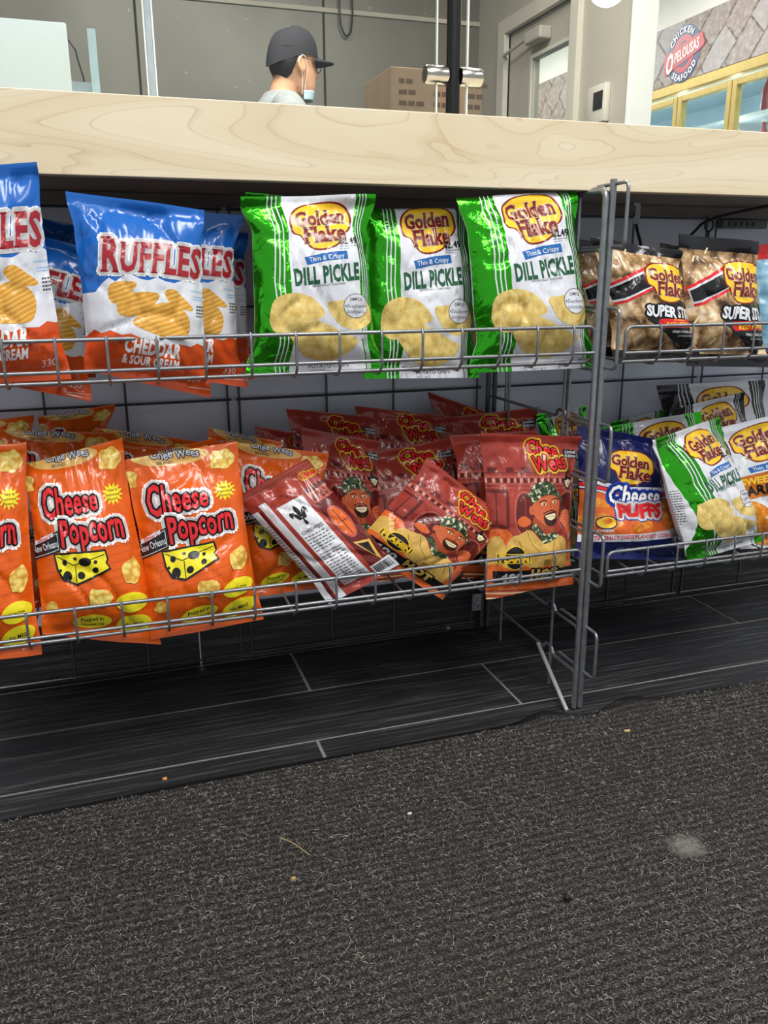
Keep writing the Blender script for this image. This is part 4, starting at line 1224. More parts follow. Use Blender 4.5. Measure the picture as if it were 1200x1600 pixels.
def art_gf(kind, side=False):
    foil, ctr = ('green', 'white') if kind == 'dill' else ('black_film', 'white')
    A = Art('gf_' + kind + ('_side' if side else ''), 16.5, 25.5, foil, 'white').ref((42, 87), (675, 72), (72, 912), (720, 894), .14)
    if side:                                        # turned so that the pale back wraps round the left edge
        A.poly([(20, 100), (72, 120), (108, 300), (142, 480), (166, 620), (160, 700), (130, 780), (80, 840), (20, 850)], 'paper', 2); dashes(A, 88, 430, 44, 14, 17, 'dgrey', 4, -4, 6)
    dx = 38 if side else 0
    A.poly([(228, 60), (572, 60), (585, 400), (625, 920), (272 + dx, 920), (250 + dx, 420)], ctr)
    for k in range(3):
        A.line([(165 + 20 * k, 60), (185 + 20 * k + dx, 480), (208 + 20 * k + dx, 920)], 6, 'white'); A.line([(592 + 15 * k, 60), (602 + 12 * k, 480), (632 + 6 * k, 920)], 4.5, 'white')
    logo_golden(A, 407, 212, 152, 6)
    if kind == 'dill':
        A.text('$2.49', 530, 288, 92, 'black', bold=.03, rot=4)
        dashes(A, 486, 314, 84, 2, 11, 'grey', 2, 5, 4)
        A.poly([(314, 368), (420, 345), (521, 334), (525, 372), (420, 383), (326, 404)], 'ribbon')
        A.text('Thin & Crispy', 420, 367, 172, 'white', bold=.012, rot=8)
        A.text('DILL PICKLE', 424, 443, 312, 'green_ink', h=72, bold=.045, rot=6, space=1.08)
        A.text('ARTIFICIALLY FLAVORED', 430, 491, 160, 'dgrey', rot=5, bold=.0)
    else:
        A.poly([(314, 362), (420, 345), (521, 334), (525, 372), (420, 383), (326, 398)], 'ribbon')
        A.text('Thin & Crispy', 420, 367, 172, 'white', bold=.012, rot=6)
        A.poly([(238, 420), (430, 395), (590, 392), (600, 545), (430, 548), (252, 572)], 'bbq')
        A.text('SWEET HEAT', 425, 440, 300, 'yellow', h=40, bold=.035, rot=5)
        A.text('BARBECUE', 428, 503, 325, 'black', h=58, bold=.045, rot=5, space=1.05)
    dy = 0 if kind == 'dill' else 40
    A.poly([(330, 660 + dy), (420, 610 + dy), (480, 680 + dy), (600, 710 + dy), (560, 760 + dy), (400, 720 + dy)], 'silver', 4)
    for p in ([(165, 640), (185, 560), (260, 530), (340, 545), (395, 590), (414, 630), (370, 655), (300, 690), (230, 725), (180, 700)], [(425, 577), (500, 562), (600, 548), (640, 600), (640, 660), (580, 698), (510, 690), (460, 650)],
              [(250, 705), (330, 650), (420, 672), (520, 722), (575, 745), (540, 800), (450, 845), (350, 830), (290, 780)]):
        A.poly([(x, y + dy) for x, y in p], 'chip' if kind == 'dill' else 'puff', 4)
    if kind == 'dill':
        A.ell(562, 588, 63, 57, 'dgrey'); A.ell(562, 588, 60, 54, 'white')
        A.text('SIMPLE', 562, 557, 62, 'dgrey', bold=.01); A.text('Southern', 562, 588, 92, 'dgrey', bold=.005, shear=.3); A.text('GOODNESS', 562, 616, 92, 'dgrey', bold=.01)
        for sx in (-52, 52): A.star(562 + sx, 588, 6, 2.6, 5, 'dgrey')
    A.text('POTATO CHIPS', 452, 872, 185, 'dgrey', bold=.01, rot=3)
    A.text('NET WT', 400, 898, 70, 'dgrey', bold=.0, rot=2)
    return A


def art_corn():
    A = Art('cheese_popcorn', 17, 26, 'cheeto', 'cheeto').ref((103, 331), (549, 206), (189, 1063), (720, 1109), .06)
    for k in range(26): A.line([(70 + k * 5.2, 300 + k * 31), (560 + k * 5.2, 208 + k * 31)], 1.6, 'flame')
    A.ell(290, 300, 150, 40, 'tan', rot=-.19)
    A.text('Chee Wees', 300, 285, 190, 'silver', h=36, bold=.02, rot=11, out=(('dgrey', 4),), jitter=.1)
    A.text('BRAND', 262, 330, 62, 'dgrey', bold=.01, rot=11)
    for x, y, r, s, sy in ((486, 300, 62, 1, .95), (122, 412, 40, 2, 1.1), (440, 885, 62, 3, .8), (578, 775, 46, 4, 1.5), (150, 320, 26, 5, .8), (60 + 180, 935, 34, 6, .9)):
        A.blob(x, y, r, s, 'corn', sy=sy)
    A.text('Cheese', 314, 482, 240, 'bright_red', h=132, bold=.025, rot=6, taper=.35, space=1.05, out=(('bright', 22), ('black', 8)))
    A.text('Popcorn', 408, 594, 275, 'bright_red', h=108, bold=.028, rot=9, space=1.05, out=(('bright', 22), ('black', 8)), jitter=.04)
    A.poly([(140, 672), (262, 604), (276, 690), (152, 738)], 'black')
    A.line([(150, 676), (258, 616), (268, 684), (158, 728), (150, 676)], 2.5, 'white')
    A.text('New Orleans', 208, 676, 112, 'white', h=30, slab=.03, bold=.005, rot=19)
    A.poly([(160, 655), (240, 612), (243, 630), (164, 672)], 'white'); A.text("Elmer's", 203, 642, 62, 'bright_red', rot=25, shear=.3, bold=.02)
    A.poly([(244, 702), (467, 679), (481, 720), (474, 735), (492, 763), (346, 837), (286, 820), (258, 772)], 'black')
    A.poly([(252, 710), (462, 688), (473, 721), (466, 736), (482, 758), (346, 828), (292, 813), (266, 770)], 'lemon')
    A.line([(258, 715), (330, 750), (462, 700)], 4, 'black'); A.line([(338, 752), (346, 826)], 4, 'black')
    for x, y, rx, ry in ((292, 740, 12, 14), (380, 733, 26, 18), (305, 800, 20, 24), (365, 793, 16, 16), (425, 767, 13, 13), (424, 733, 8, 8), (338, 722, 9, 7), (274, 775, 6, 7)): A.ell(x, y, rx, ry, 'black')
    A.star(502, 448, 50, 30, 13, 'lemon')
    for s, y, w in (('New &', 432, 44), ('Improved', 451, 62), ('Flavor!', 470, 46)): A.text(s, 502, y, w, 'maroon', bold=.02, rot=8)
    for x, y, rx, ry, tx in ((408, 996, 86, 34, ('Popped in', 'Coconut Oil')), (592, 1008, 80, 44, ('No MSG',)), (580, 908, 70, 44, ('Gluten Free',))):
        A.ell(x, y, rx, ry, 'lemon', rot=-.12)
        for k, s_ in enumerate(tx): A.text(s_, x, y + (k - (len(tx) - 1) / 2) * 26, rx * (1.15 if len(tx) > 1 else 1.05), 'black', bold=.02, rot=6)
    A.poly([(108, 540), (122, 520), (140, 535), (136, 610), (118, 606)], 'black'); A.poly([(114, 548), (133, 545), (130, 598), (120, 596)], 'lampglass')
    return A


def art_red():
    A = Art('chee_wees', 16, 26, 'brick', 'brick_dark', seal=.04).ref((46, 97), (938, 126), (97, 1577), (875, 1440), .08)
    # street facade
    A.rect(60, 470, 900, 545, 'brick_light'); A.rect(60, 487, 900, 532, 'brick_dark')
    for k in range(15): A.rect(90 + k * 55, 490, 112 + k * 55, 530, 'pink')
    A.poly([(70, 600), (250, 585), (250, 930), (70, 930)], 'brick_dark'); A.rect(95, 620, 225, 900, 'brick'); A.line([(160, 620), (160, 900)], 8, 'brick_dark')
    A.ell(390, 800, 105, 200, 'brick_light'); A.ell(390, 805, 88, 182, 'brick_dark'); A.line([(390, 640), (390, 960)], 8, 'brick')
    A.ell(790, 780, 105, 190, 'brick_light'); A.ell(790, 785, 88, 172, 'brick_dark')
    A.rect(60, 570, 900, 580, 'brick_light'); A.rect(60, 440, 900, 447, 'brick_dark')
    for k in range(6): A.rect(120 + k * 130, 395, 190 + k * 130, 436, 'brick_dark')
    A.poly([(60, 1000), (230, 940), (300, 1080), (250, 1300), (60, 1340)], 'flame', 3); A.poly([(110, 1060), (180, 1000), (240, 1120), (200, 1260), (120, 1280)], 'ochre', 3)
    A.poly([(320, 850), (370, 820), (425, 850), (425, 890), (370, 915), (320, 895)], 'flame', 3)
    # logo
    A.text('Chee', 590, 232, 280, 'bright_red', h=118, bold=.025, rot=-10, space=1.05, out=(('yellow', 26), ('maroon', 11)))
    A.text('Wees', 632, 352, 300, 'bright_red', h=128, bold=.022, rot=8, space=1.05, out=(('yellow', 26), ('maroon', 11)), jitter=.04)
    A.poly([(782, 240), (905, 246), (905, 318), (786, 312)], 'black')
    A.text('Limited', 846, 262, 104, 'white', slab=.03, bold=.025, rot=-2); A.text('Edition', 846, 296, 104, 'white', slab=.03, bold=.025, rot=-2)
    A.poly([(742, 505), (762, 480), (780, 435), (796, 478), (852, 492), (846, 530), (812, 590), (770, 578)], 'black'); A.poly([(756, 512), (800, 500), (838, 516), (806, 574), (776, 566)], 'lampglass'); A.poly([(790, 520), (808, 530), (800, 560), (784, 552)], 'yellow')
    # a man in a camouflage headscarf and ochre shirt
    A.poly([(780, 1300), (790, 1010), (722, 868), (728, 795), (790, 765), (828, 800), (834, 920), (856, 1080), (868, 1300)], 'skin', 3)
    A.line([(740, 815), (795, 800)], 5, 'skin_dark'); A.line([(738, 838), (800, 826)], 5, 'skin_dark'); A.line([(742, 860), (792, 850)], 5, 'skin_dark')
    A.poly([(330, 985), (430, 940), (540, 1050), (690, 990), (770, 1040), (786, 1140), (740, 1310), (250, 1310), (228, 1150), (270, 1010)], 'ochre', 3)
    for l in ([(400, 960), (450, 1080), (560, 1170)], [(640, 1020), (620, 1150), (625, 1290)], [(690, 1050), (730, 1180)], [(330, 1040), (400, 1180)]): A.line(l, 7, 'ochre_dark')
    A.rect(552, 1200, 606, 1300, 'ochre_dark')
    A.poly([(470, 820), (632, 890), (636, 970), (560, 1010), (455, 930)], 'skin_dark', 3)
    A.ell(440, 770, 18, 40, 'skin')
    A.poly([(450, 720), (475, 690), (530, 655), (620, 635), (682, 660), (698, 720), (692, 800), (672, 872), (622, 908), (560, 900), (505, 860), (470, 825), (446, 790)], 'skin', 3)
    A.poly([(545, 840), (556, 808), (610, 786), (662, 784), (676, 815), (670, 868), (622, 908), (568, 896)], 'beard', 3)
    A.poly([(556, 822), (610, 802), (660, 798), (652, 836), (604, 856)], 'cream', 3); A.line([(560, 832), (652, 818)], 4, 'skin_dark')
    for x, y in ((546, 714), (648, 694)): A.ell(x, y, 22, 12, 'cream'); A.ell(x + 3, y, 9, 10, 'black')
    A.line([(505, 700), (545, 680), (575, 690)], 9, 'beard'); A.line([(625, 678), (655, 662), (682, 672)], 9, 'beard')
    A.line([(612, 700), (626, 762), (594, 776)], 6, 'skin_dark'); A.line([(540, 800), (580, 778), (640, 770), (668, 782)], 8, 'beard')
    A.poly([(380, 645), (432, 620), (450, 562), (540, 520), (622, 527), (664, 580), (680, 610), (742, 662), (722, 700), (690, 655), (600, 628), (530, 645), (470, 705), (442, 690), (440, 655)], 'camo', 2)
    A.poly([(438, 930), (470, 885), (520, 935), (565, 985), (640, 955), (692, 982), (640, 1022), (560, 1062), (530, 1050), (500, 990)], 'camo', 2)
    # heat panel
    A.poly([(60, 1290), (170, 1250), (260, 1290), (360, 1240), (470, 1290), (600, 1250), (720, 1296), (900, 1240), (900, 1600), (60, 1600)], 'flame')
    A.poly([(150, 1315), (900, 1270), (900, 1372), (150, 1424)], 'black')
    A.text('400', 300, 1372, 200, 'silver', h=72, slab=.05, bold=.05, rot=3, space=1.1); A.text('HOT', 582, 1332, 240, 'ochre', h=82, bold=.07, rot=4, space=1.15, out=(('black', 14),))
    A.ell(310, 1190, 92, 110, 'yellow'); A.ell(310, 1190, 82, 100, 'black'); A.poly([(170, 1155), (440, 1150), (440, 1235), (170, 1245)], 'yellow'); A.poly([(178, 1163), (432, 1158), (432, 1228), (178, 1237)], 'black')
    A.text('FLAMIN', 305, 1198, 236, 'yellow', h=58, bold=.06, rot=1)
    for k in range(5): A.line([(60, 1500 + k * 22), (900, 1478 + k * 22)], 9, 'cream' if k % 2 else 'maroon')
    return A


def art_red_back():
    A = Art('chee_wees_back', 13, 22, 'brick', 'brick_dark').ref((0, 0), (100, 0), (0, 170))
    for x0, x1 in ((-2, 12), (72, 102)):
        A.rect(x0, 30, x1, 170, 'brick_dark')
    A.rect(72, 36, 102, 50, 'brick_light')
    for k in range(5): A.rect(74 + k * 6, 38, 77 + k * 6, 48, 'brick_dark')
    A.ell(84, 84, 11, 24, 'brick_light'); A.ell(84, 84, 8.5, 21, 'flame'); A.line([(84, 64), (84, 104)], 1, 'brick_dark'); A.line([(76, 84), (92, 84)], 1, 'brick_dark')
    A.poly([(76, 112), (96, 120), (90, 150)], 'ochre'); A.poly([(79, 116), (92, 122), (88, 142)], 'black')
    A.rect(14, 22, 24, 172, 'paper'); A.rect(0, 28, 8, 172, 'paper')
    dashes(A, 0.8, 50, 6.5, 22, 4, 'dgrey', 9, 0, 1.0)
    A.poly([(30, 34), (66, 34), (66, 158), (30, 158)], 'paper')
    # fleur-de-lis
    A.poly([(48, 40), (51, 46), (49.5, 54), (48, 56), (46.5, 54), (45, 46)], 'black', 4)
    A.poly([(47, 56), (43, 48), (38, 46), (36, 50), (38, 54), (40, 51), (43, 58)], 'black', 4); A.poly([(49, 56), (53, 48), (58, 46), (60, 50), (58, 54), (56, 51), (53, 58)], 'black', 4)
    A.rect(43, 56.5, 53, 58.5, 'black'); A.poly([(48, 58), (50, 64), (48, 67), (46, 64)], 'black', 3)
    A.text('CHEEWEES', 48, 74, 30, 'dgrey', bold=.03)
    dashes(A, 32, 80, 30, 6, 4, 'dgrey', 4, 0, 1.2); A.rect(32, 106, 64, 106.8, 'black')
    dashes(A, 32, 110, 30, 9, 4, 'dgrey', 6, 0, 1.2); A.rect(32, 147, 64, 147.8, 'black'); dashes(A, 32, 150, 26, 2, 4, 'dgrey', 7, 0, 1.2)
    A.rect(70, 150, 100, 168, 'paper')
    r = random.Random(5); x = 73.0
    while x < 97: w = r.choice((.5, .9, 1.4)); A.rect(x, 152, x + w, 164, 'black'); x += w + r.choice((.5, .9))
    for k in range(4): A.line([(0, 3 + k * 2.0), (100, 3 + k * 2.0)], .5, 'pink')
    A.text('Chee', 88, 16, 20, 'bright_red', bold=.05, out=(('yellow', 2.0),))
    return A


def art_rind():
    A = Art('pork_rinds', 16, 20, 'rind', 'rind', 'black_film', 'black_film', seal=.10).ref((854, 230), (1157, 259), (888, 725), (1200, 730), .08)
    A.poly([(880, 425), (1010, 350), (1020, 372), (1020, 440), (935, 492), (905, 500)], 'bright_red', 0)
    A.poly([(885, 434), (1012, 362), (1020, 384), (1020, 430), (932, 482), (900, 490)], 'paper'); A.poly([(890, 440), (1014, 370), (1022, 392), (1022, 424), (930, 474), (900, 482)], 'black')
    A.poly([(1095, 470), (1200, 500), (1200, 610), (1140, 690), (1060, 620), (985, 560), (1000, 530)], 'black')
    logo_golden(A, 1088, 405, 92, -4, sq=1.2)
    A.text('SUPER STRIPS', 1100, 528, 225, 'white', h=42, bold=.045, rot=-3, shear=.1, out=(('black', 7),), jitter=.05)
    A.poly([(1030, 556), (1200, 556), (1200, 586), (1040, 592), (1022, 574)], 'bright_red'); A.text('RED PEPPER', 1112, 577, 120, 'yellow', bold=.03, rot=1); dashes(A, 1080, 559, 70, 1, 6, 'yellow', 3)
    A.text('FRIED PORK SKINS', 1128, 606, 105, 'white', bold=.015); A.text('CHICHARRONES', 1132, 622, 66, 'white', bold=.0)
    for x, y, s in ((905, 330, 1), (960, 300, 2), (1050, 660, 3), (960, 640, 4), (905, 560, 5)): A.poly([(x, y), (x + 8, y - 22), (x + 13, y - 20), (x + 5, y + 3)], 'cream')
    return A


def art_puffs():
    A = Art('cheese_puffs', 16, 26, 'puffblue', 'puffblue').ref((515, 194), (794, 245), (505, 674), (886, 683), .04)
    A.poly([(490, 418), (560, 436), (700, 455), (880, 455), (880, 582), (700, 592), (500, 592)], 'flame'); r = random.Random(4)
    for k in range(22): A.blob(r.uniform(500, 850), r.uniform(465, 575), r.uniform(18, 30), k, 'puff', sy=.75, amp=.2)
    A.line([(480, 372), (560, 400), (640, 425), (850, 428)], 14, 'white'); A.line([(480, 392), (560, 418), (640, 440), (850, 444)], 12, 'bright_red'); A.line([(480, 404), (560, 430), (640, 452), (850, 456)], 6, 'white')
    logo_golden(A, 680, 345, 86, -8)
    A.text('Cheese', 690, 448, 182, 'bright', h=64, bold=.025, rot=-3, shear=.1, out=(('royal', 13),)); A.text('PUFFS', 706, 502, 160, 'bright_red', h=44, bold=.06, rot=1, out=(('royal', 12), ('bright', 8)), jitter=.06)
    A.poly([(490, 590), (700, 585), (880, 560), (880, 592), (700, 612), (490, 616)], 'white'); A.text('ARTIFICIALLY CHEESE FLAVORED CORN SNACKS', 705, 594, 330, 'bright_red', h=13, bold=.03, rot=3)
    A.ell(590, 545, 32, 24, 'puffblue'); A.ell(590, 545, 28, 20, 'yellow'); A.ell(592, 540, 14, 12, 'puff'); A.text('CHEESE!', 588, 574, 44, 'white', bold=.03)
    A.text('NET WT', 665, 640, 50, 'pale_blue')
    return A


def art_candy():
    A = Art('candy', 15, 24, 'fluff', 'fluff', 'bright_red', 'bright_red', seal=.08).ref((0, 0), (100, 0), (0, 160))
    A.rect(-2, 0, 102, 20, 'bright_red'); A.ell(38, 62, 26, 24, 'lemon'); A.ell(30, 110, 20, 14, 'pink')
    return A


ART = dict(ruf=art_ruffles(), dill=art_gf('dill'), blk=art_gf('bbq'), dills=art_gf('dill', True), corn=art_corn(), red=art_red(), redb=art_red_back(), rind=art_rind(), puf=art_puffs(), candy=art_candy())

# ------------------------------------------------------------------ bags
R = ART['ruf']; D = ART['dill']; K = ART['blk']; O = ART['corn']; W = ART['red']; P = ART['rind']
gU, gG, gO, gR, gP, gD, gB = ('blue ridged chip bags on the upper tray', 'green dill pickle bags on the upper tray', 'orange popcorn bags on the lower tray', 'red curl bags on the lower tray',
                              'pork rind bags on the upper right tray', 'green dill pickle bags on the lower right tray', 'black-edged bags on the lower right tray')
# upper tray, blue
bag(R, 'blue and orange ridged chip bag cut off by the left picture edge', [(-165, 268), (58, 254), (112, 592), (-120, 606)], (1.118, 1.116), .055, seed=1, group=gU, pinch=.06)
bag(R, 'blue ridged chip bag leaning clockwise between the cut-off bag and the whole one', [(-44, 338), (164, 398), (142, 628), (-56, 588)], (1.215, 1.175), .05, seed=2, group=gU)
bag(R, 'dark blue bag tip in shadow behind the leaning blue bag', [(-60, 318), (130, 355), (150, 590), (-40, 590)], (1.30, 1.28), .04, seed=3, group=gU, pinch=.16)
bag(R, 'whole blue ridged chip bag with the full red name, front of the upper tray', [(102, 299), (319, 328), (330, 622), (132, 578)], (1.128, 1.118), .058, seed=4, group=gU, pinch=.08)
bag(R, 'blue ridged chip bag directly behind the whole one, only its last letters showing', [(164, 318), (378, 337), (387, 606), (180, 575)], (1.195, 1.175), .05, seed=5, group=gU, pinch=.15)
bag(R, 'shadowed blue ridged chip bag squeezed against the first green bag', [(184, 345), (388, 362), (398, 592), (205, 570)], (1.255, 1.235), .045, seed=6, group=gU, pinch=.10)
# upper tray, green
bag(D, 'green foil bag peeking out above the first dill pickle bag', [(382, 301), (560, 318), (575, 570), (400, 575)], (1.215, 1.20), .045, seed=7, group=gG)
bag(D, 'green dill pickle bag beside the blue bags, its whole badge visible', [(374, 309), (585, 304), (600, 578), (384, 584)], (1.140, 1.125), .060, seed=8, group=gG, pinch=.15)
bag(D, 'green foil bag in shade between the second and third dill pickle bags', [(640, 350), (775, 345), (790, 572), (650, 575)], (1.25, 1.235), .045, seed=10, group=gG, pinch=.06)
bag(D, 'middle dill pickle bag with its top folded back through the badge', [(566, 338), (738, 337), (748, 590), (568, 592)], (1.180, 1.165), .05, fold=.90, seed=9, group=gG, pinch=.07)
bag(D, 'third dill pickle bag, nearest the rack post, top folded back', [(716, 322), (903, 310), (938, 574), (735, 583)], (1.140, 1.125), .058, fold=.92, seed=11, group=gG, pinch=.12)
# upper right tray, clear rind bags
bag(P, 'clear pork rind bag half hidden behind the rack post', [(898, 372), (1010, 392), (1040, 560), (905, 560)], (1.235, 1.215), .05, seed=12, group=gP)
bag(P, 'clear pork rind bag just right of the rack post', [(921, 378), (1062, 398), (1092, 566), (957, 566)], (1.165, 1.145), .055, seed=13, group=gP, fold=.94, foldlen=.6)
bag(P, 'clear pork rind bag standing behind the two front ones', [(1030, 380), (1120, 392), (1140, 560), (1040, 560)], (1.25, 1.225), .05, seed=14, group=gP)
bag(P, 'clear pork rind bag with upright black seals, below the ring hook', [(1056, 366), (1182, 378), (1200, 574), (1070, 572)], (1.165, 1.145), .055, seed=15, group=gP)
bag(ART['candy'], 'pale blue candy bag with a red top at the right picture edge', [(1172, 384), (1300, 370), (1310, 560), (1185, 565)], (1.20, 1.18), .055, seed=16, cat='candy bag', name='candy_bag')
# lower tray, orange
bag(O, 'orange popcorn bag tip flagged up against the wall grid', [(60, 652), (180, 632), (170, 800), (60, 820)], (1.405, 1.36), .04, seed=21, group=gO, pinch=.2)
bag(O, 'orange popcorn bag at the very back left, only its top corner showing', [(-110, 672), (52, 648), (60, 850), (-90, 860)], (1.40, 1.36), .04, seed=22, group=gO)
bag(O, 'shaded orange popcorn bag with its full oval name badge, back row left', [(-6, 672), (180, 676), (190, 900), (10, 900)], (1.335, 1.29), .05, seed=23, group=gO, pinch=.05)
bag(O, 'shaded orange popcorn bag in the back row behind the middle pair', [(148, 668), (312, 690), (330, 900), (170, 900)], (1.345, 1.30), .05, seed=24, group=gO, pinch=.05)
bag(O, 'orange popcorn bag in the back row left of the dark red bags', [(324, 668), (440, 690), (440, 880), (320, 880)], (1.33, 1.29), .05, seed=25, group=gO)
bag(O, 'second-row orange popcorn bag with a raised right corner', [(188, 722), (336, 684), (370, 900), (220, 930)], (1.26, 1.22), .05, seed=26, group=gO, pinch=.06)
bag(O, 'second-row orange popcorn bag behind the second bag from the left', [(18, 726), (170, 704), (200, 930), (50, 950)], (1.26, 1.22), .05, seed=27, group=gO, pinch=.06)
bag(O, 'orange popcorn bag cut off by the left picture edge, front of the lower tray', [(-128, 718), (42, 700), (66, 1022), (-100, 1040)], (1.165, 1.112), .058, seed=28, group=gO, pinch=.07, fold=.97)
bag(O, 'front orange popcorn bag second from the left edge', [(36, 736), (192, 692), (252, 1008), (66, 992)], (1.170, 1.116), .060, seed=29, group=gO, pinch=.06, fold=.97)
bag(O, 'front orange popcorn bag beside the half-covered one, right of its twin', [(193, 726), (372, 696), (412, 968), (236, 1000)], (1.170, 1.116), .060, seed=30, group=gO, pinch=.06, fold=.975)
bag(O, 'orange popcorn bag half covered by the toppled red bag', [(352, 690), (512, 708), (500, 920), (372, 935)], (1.255, 1.200), .045, seed=31, group=gO, pinch=.06)
# lower tray, red
bag(W, 'dark red bag corner sticking up highest against the grid', [(670, 612), (790, 655), (760, 800), (660, 790)], (1.425, 1.39), .035, seed=41, group=gR, pinch=.2)
bag(W, 'dark red bag in the back row, far left of the red ones', [(398, 664), (515, 690), (540, 860), (420, 860)], (1.375, 1.34), .04, seed=42, group=gR)
bag(W, 'dark red bag in the back row above the face on the shaded bag', [(448, 638), (588, 652), (600, 840), (470, 840)], (1.375, 1.33), .045, seed=43, group=gR, pinch=.06)
bag(W, 'dark red bag in the back row with a sharp left corner, at the centre', [(556, 634), (700, 650), (700, 840), (570, 840)], (1.385, 1.34), .045, seed=44, group=gR, pinch=.06)
bag(W, 'dark red bag in the back row beside the rear rack post', [(676, 655), (838, 636), (850, 840), (700, 840)], (1.385, 1.34), .045, seed=45, group=gR, pinch=.06)
bag(W, 'shaded red bag with a man\'s face, behind the toppled bag', [(470, 668), (590, 690), (612, 900), (480, 900)], (1.305, 1.25), .045, seed=46, group=gR, pinch=.06)
bag(W, 'shaded red bag leaning left behind the tilted front bag', [(552, 714), (704, 684), (740, 880), (590, 910)], (1.305, 1.235), .05, seed=47, group=gR, pinch=.05)
bag(W, 'red bag tucked behind the upright front bag by the post', [(704, 680), (842, 672), (870, 890), (722, 905)], (1.235, 1.185), .045, seed=48, group=gR, pinch=.08)
bag(ART['redb'], 'toppled red bag showing its white back panel and barcode', [(366, 778), (480, 716), (626, 884), (514, 944)], (1.185, 1.165, 1.125, 1.125), .060, seed=49, group=gR, pinch=.06)
bag(W, 'tilted red bag leaning over to the right in front of the others', [(668, 716), (797, 814), (690, 936), (548, 850)], (1.150, 1.135, 1.118, 1.160), .055, seed=50, group=gR, pinch=.06)
bag(W, 'upright red bag at the front, right beside the rack post', [(748, 677), (904, 682), (893, 912), (757, 936)], (1.165, 1.120), .055, seed=51, group=gR, pinch=.08)
# lower right tray
bag(D, 'green dill pickle bag deep behind the post, seen between the side wires', [(838, 648), (915, 634), (925, 800), (850, 810)], (1.37, 1.34), .04, seed=61, group=gD)
bag(D, 'green dill pickle bag lying low at the back behind the blue puffs bag', [(955, 660), (1035, 640), (1050, 800), (960, 810)], (1.385, 1.35), .04, seed=62, group=gD)
bag(D, 'green dill pickle bag with its top leaning back behind the tilted one', [(942, 668), (1094, 643), (1110, 830), (960, 840)], (1.305, 1.26), .045, seed=63, group=gD, pinch=.05)
bag(K, 'black-edged chip bag flat against the wall grid, farthest back', [(1026, 602), (1194, 594), (1205, 780), (1040, 790)], (1.415, 1.38), .04, seed=64, group=gB, pinch=.05)
bag(K, 'black-edged chip bag in the middle of the three at the right', [(1048, 640), (1160, 612), (1190, 800), (1070, 810)], (1.345, 1.31), .04, seed=65, group=gB, pinch=.05)
bag(K, 'orange-banded barbecue chip bag at the right picture edge', [(1078, 680), (1248, 638), (1276, 850), (1100, 862)], (1.235, 1.20), .05, seed=66, group=gB, pinch=.05)
bag(D, 'green foil bag low down between the post and the blue puffs bag', [(868, 760), (935, 752), (940, 870), (872, 880)], (1.30, 1.26), .04, seed=67, group=gD)
bag(ART['puf'], 'dark blue cheese puffs bag right of the rack post', [(903, 664), (1024, 686), (1064, 876), (899, 872)], (1.215, 1.160), .055, seed=68, cat='chip bag', pinch=.04)
bag(ART['dills'], 'green dill pickle bag tilted forward, its white back edge showing', [(1016, 688), (1121, 652), (1192, 846), (1074, 877)], (1.130, 1.215, 1.175, 1.105), .062, seed=69, group=gD, pinch=.05)

# ------------------------------------------------------------------ shop sign on the stone band
SX = XC - .0155


def sign_pt(px, py): p = atx(px, py, SX); return (-p[1], p[2])        # local frame: right = towards the camera


c = sign_pt(1068, 84); rs = abs(sign_pt(1068, 40)[1] - c[1])
sg = empty('shop_sign', (SX, -c[0], c[1]), 'round navy and red chicken and seafood sign on the stone-pattern band', 'sign')


def sign_shape(V, Fc, m, name, lv):
    V = [(x * math.cos(.2) - y * math.sin(.2), x * math.sin(.2) + y * math.cos(.2)) for x, y in V]
    me = bpy.data.meshes.new(name); n = len(V)
    me.from_pydata([(-.002 - .0012 * lv, -x, y) for x, y in V] + [(0, -x, y) for x, y in V], [], [tuple(f) for f in Fc] + [tuple(i + n for i in f[::-1]) for f in Fc])
    me.materials.append(m); me.update(); o = bpy.data.objects.new(name, me); COL.objects.link(o); o.parent = sg; return o


def circ(r, n=48): return [(r * math.cos(2 * math.pi * k / n), r * math.sin(2 * math.pi * k / n)) for k in range(n)], [tuple(range(n))]


SM = {k: simple('sign_' + k, v, .4, noise_amt=.02) for k, v in dict(navy='34406f', red='b33a46', white='f4f2ee').items()}
sign_shape(*circ(rs), SM['navy'], 'disc', 0)
sign_shape(*circ(rs * .66), SM['red'], 'red_ring', 1)
sign_shape(*circ(rs * .45), SM['navy'], 'centre_disc', 2)
bw, bh = rs * 1.12, rs * .36
sl = .0
band = smooth_closed([(-bw, -bh), (-bw * .95, bh * .9), (-bw * .5, bh * 1.0), (bw * .9, bh * .85), (bw * 1.05, bh * .3), (bw * .98, -bh * .65), (-bw * .4, -bh * .9)], 5)
sign_shape(band, [tuple(range(len(band)))], SM['red'], 'name_band', 3)
V, Fc = glyphs('PELOUSAS', .02, .03, 1.05); V = V.copy(); w0 = V[:, 0].max() - V[:, 0].min(); V[:, 0] = V[:, 0] * (rs * 1.45 / w0) + rs * .22; V[:, 1] = (V[:, 1] - .34) * rs * .52 + rs * .02; V[:, 0] += V[:, 1] * .12
sign_shape(V, Fc, SM['white'], 'name_lettering', 4)
V, Fc = glyphs('O', .03, 0, 1.0); V = V.copy(); V[:, 0] = V[:, 0] * rs * .55 - rs * .78; V[:, 1] = (V[:, 1] - .34) * rs * .95 - rs * .05; V[:, 0] += V[:, 1] * .25
sign_shape(V, Fc, SM['white'], 'initial_letter', 4)
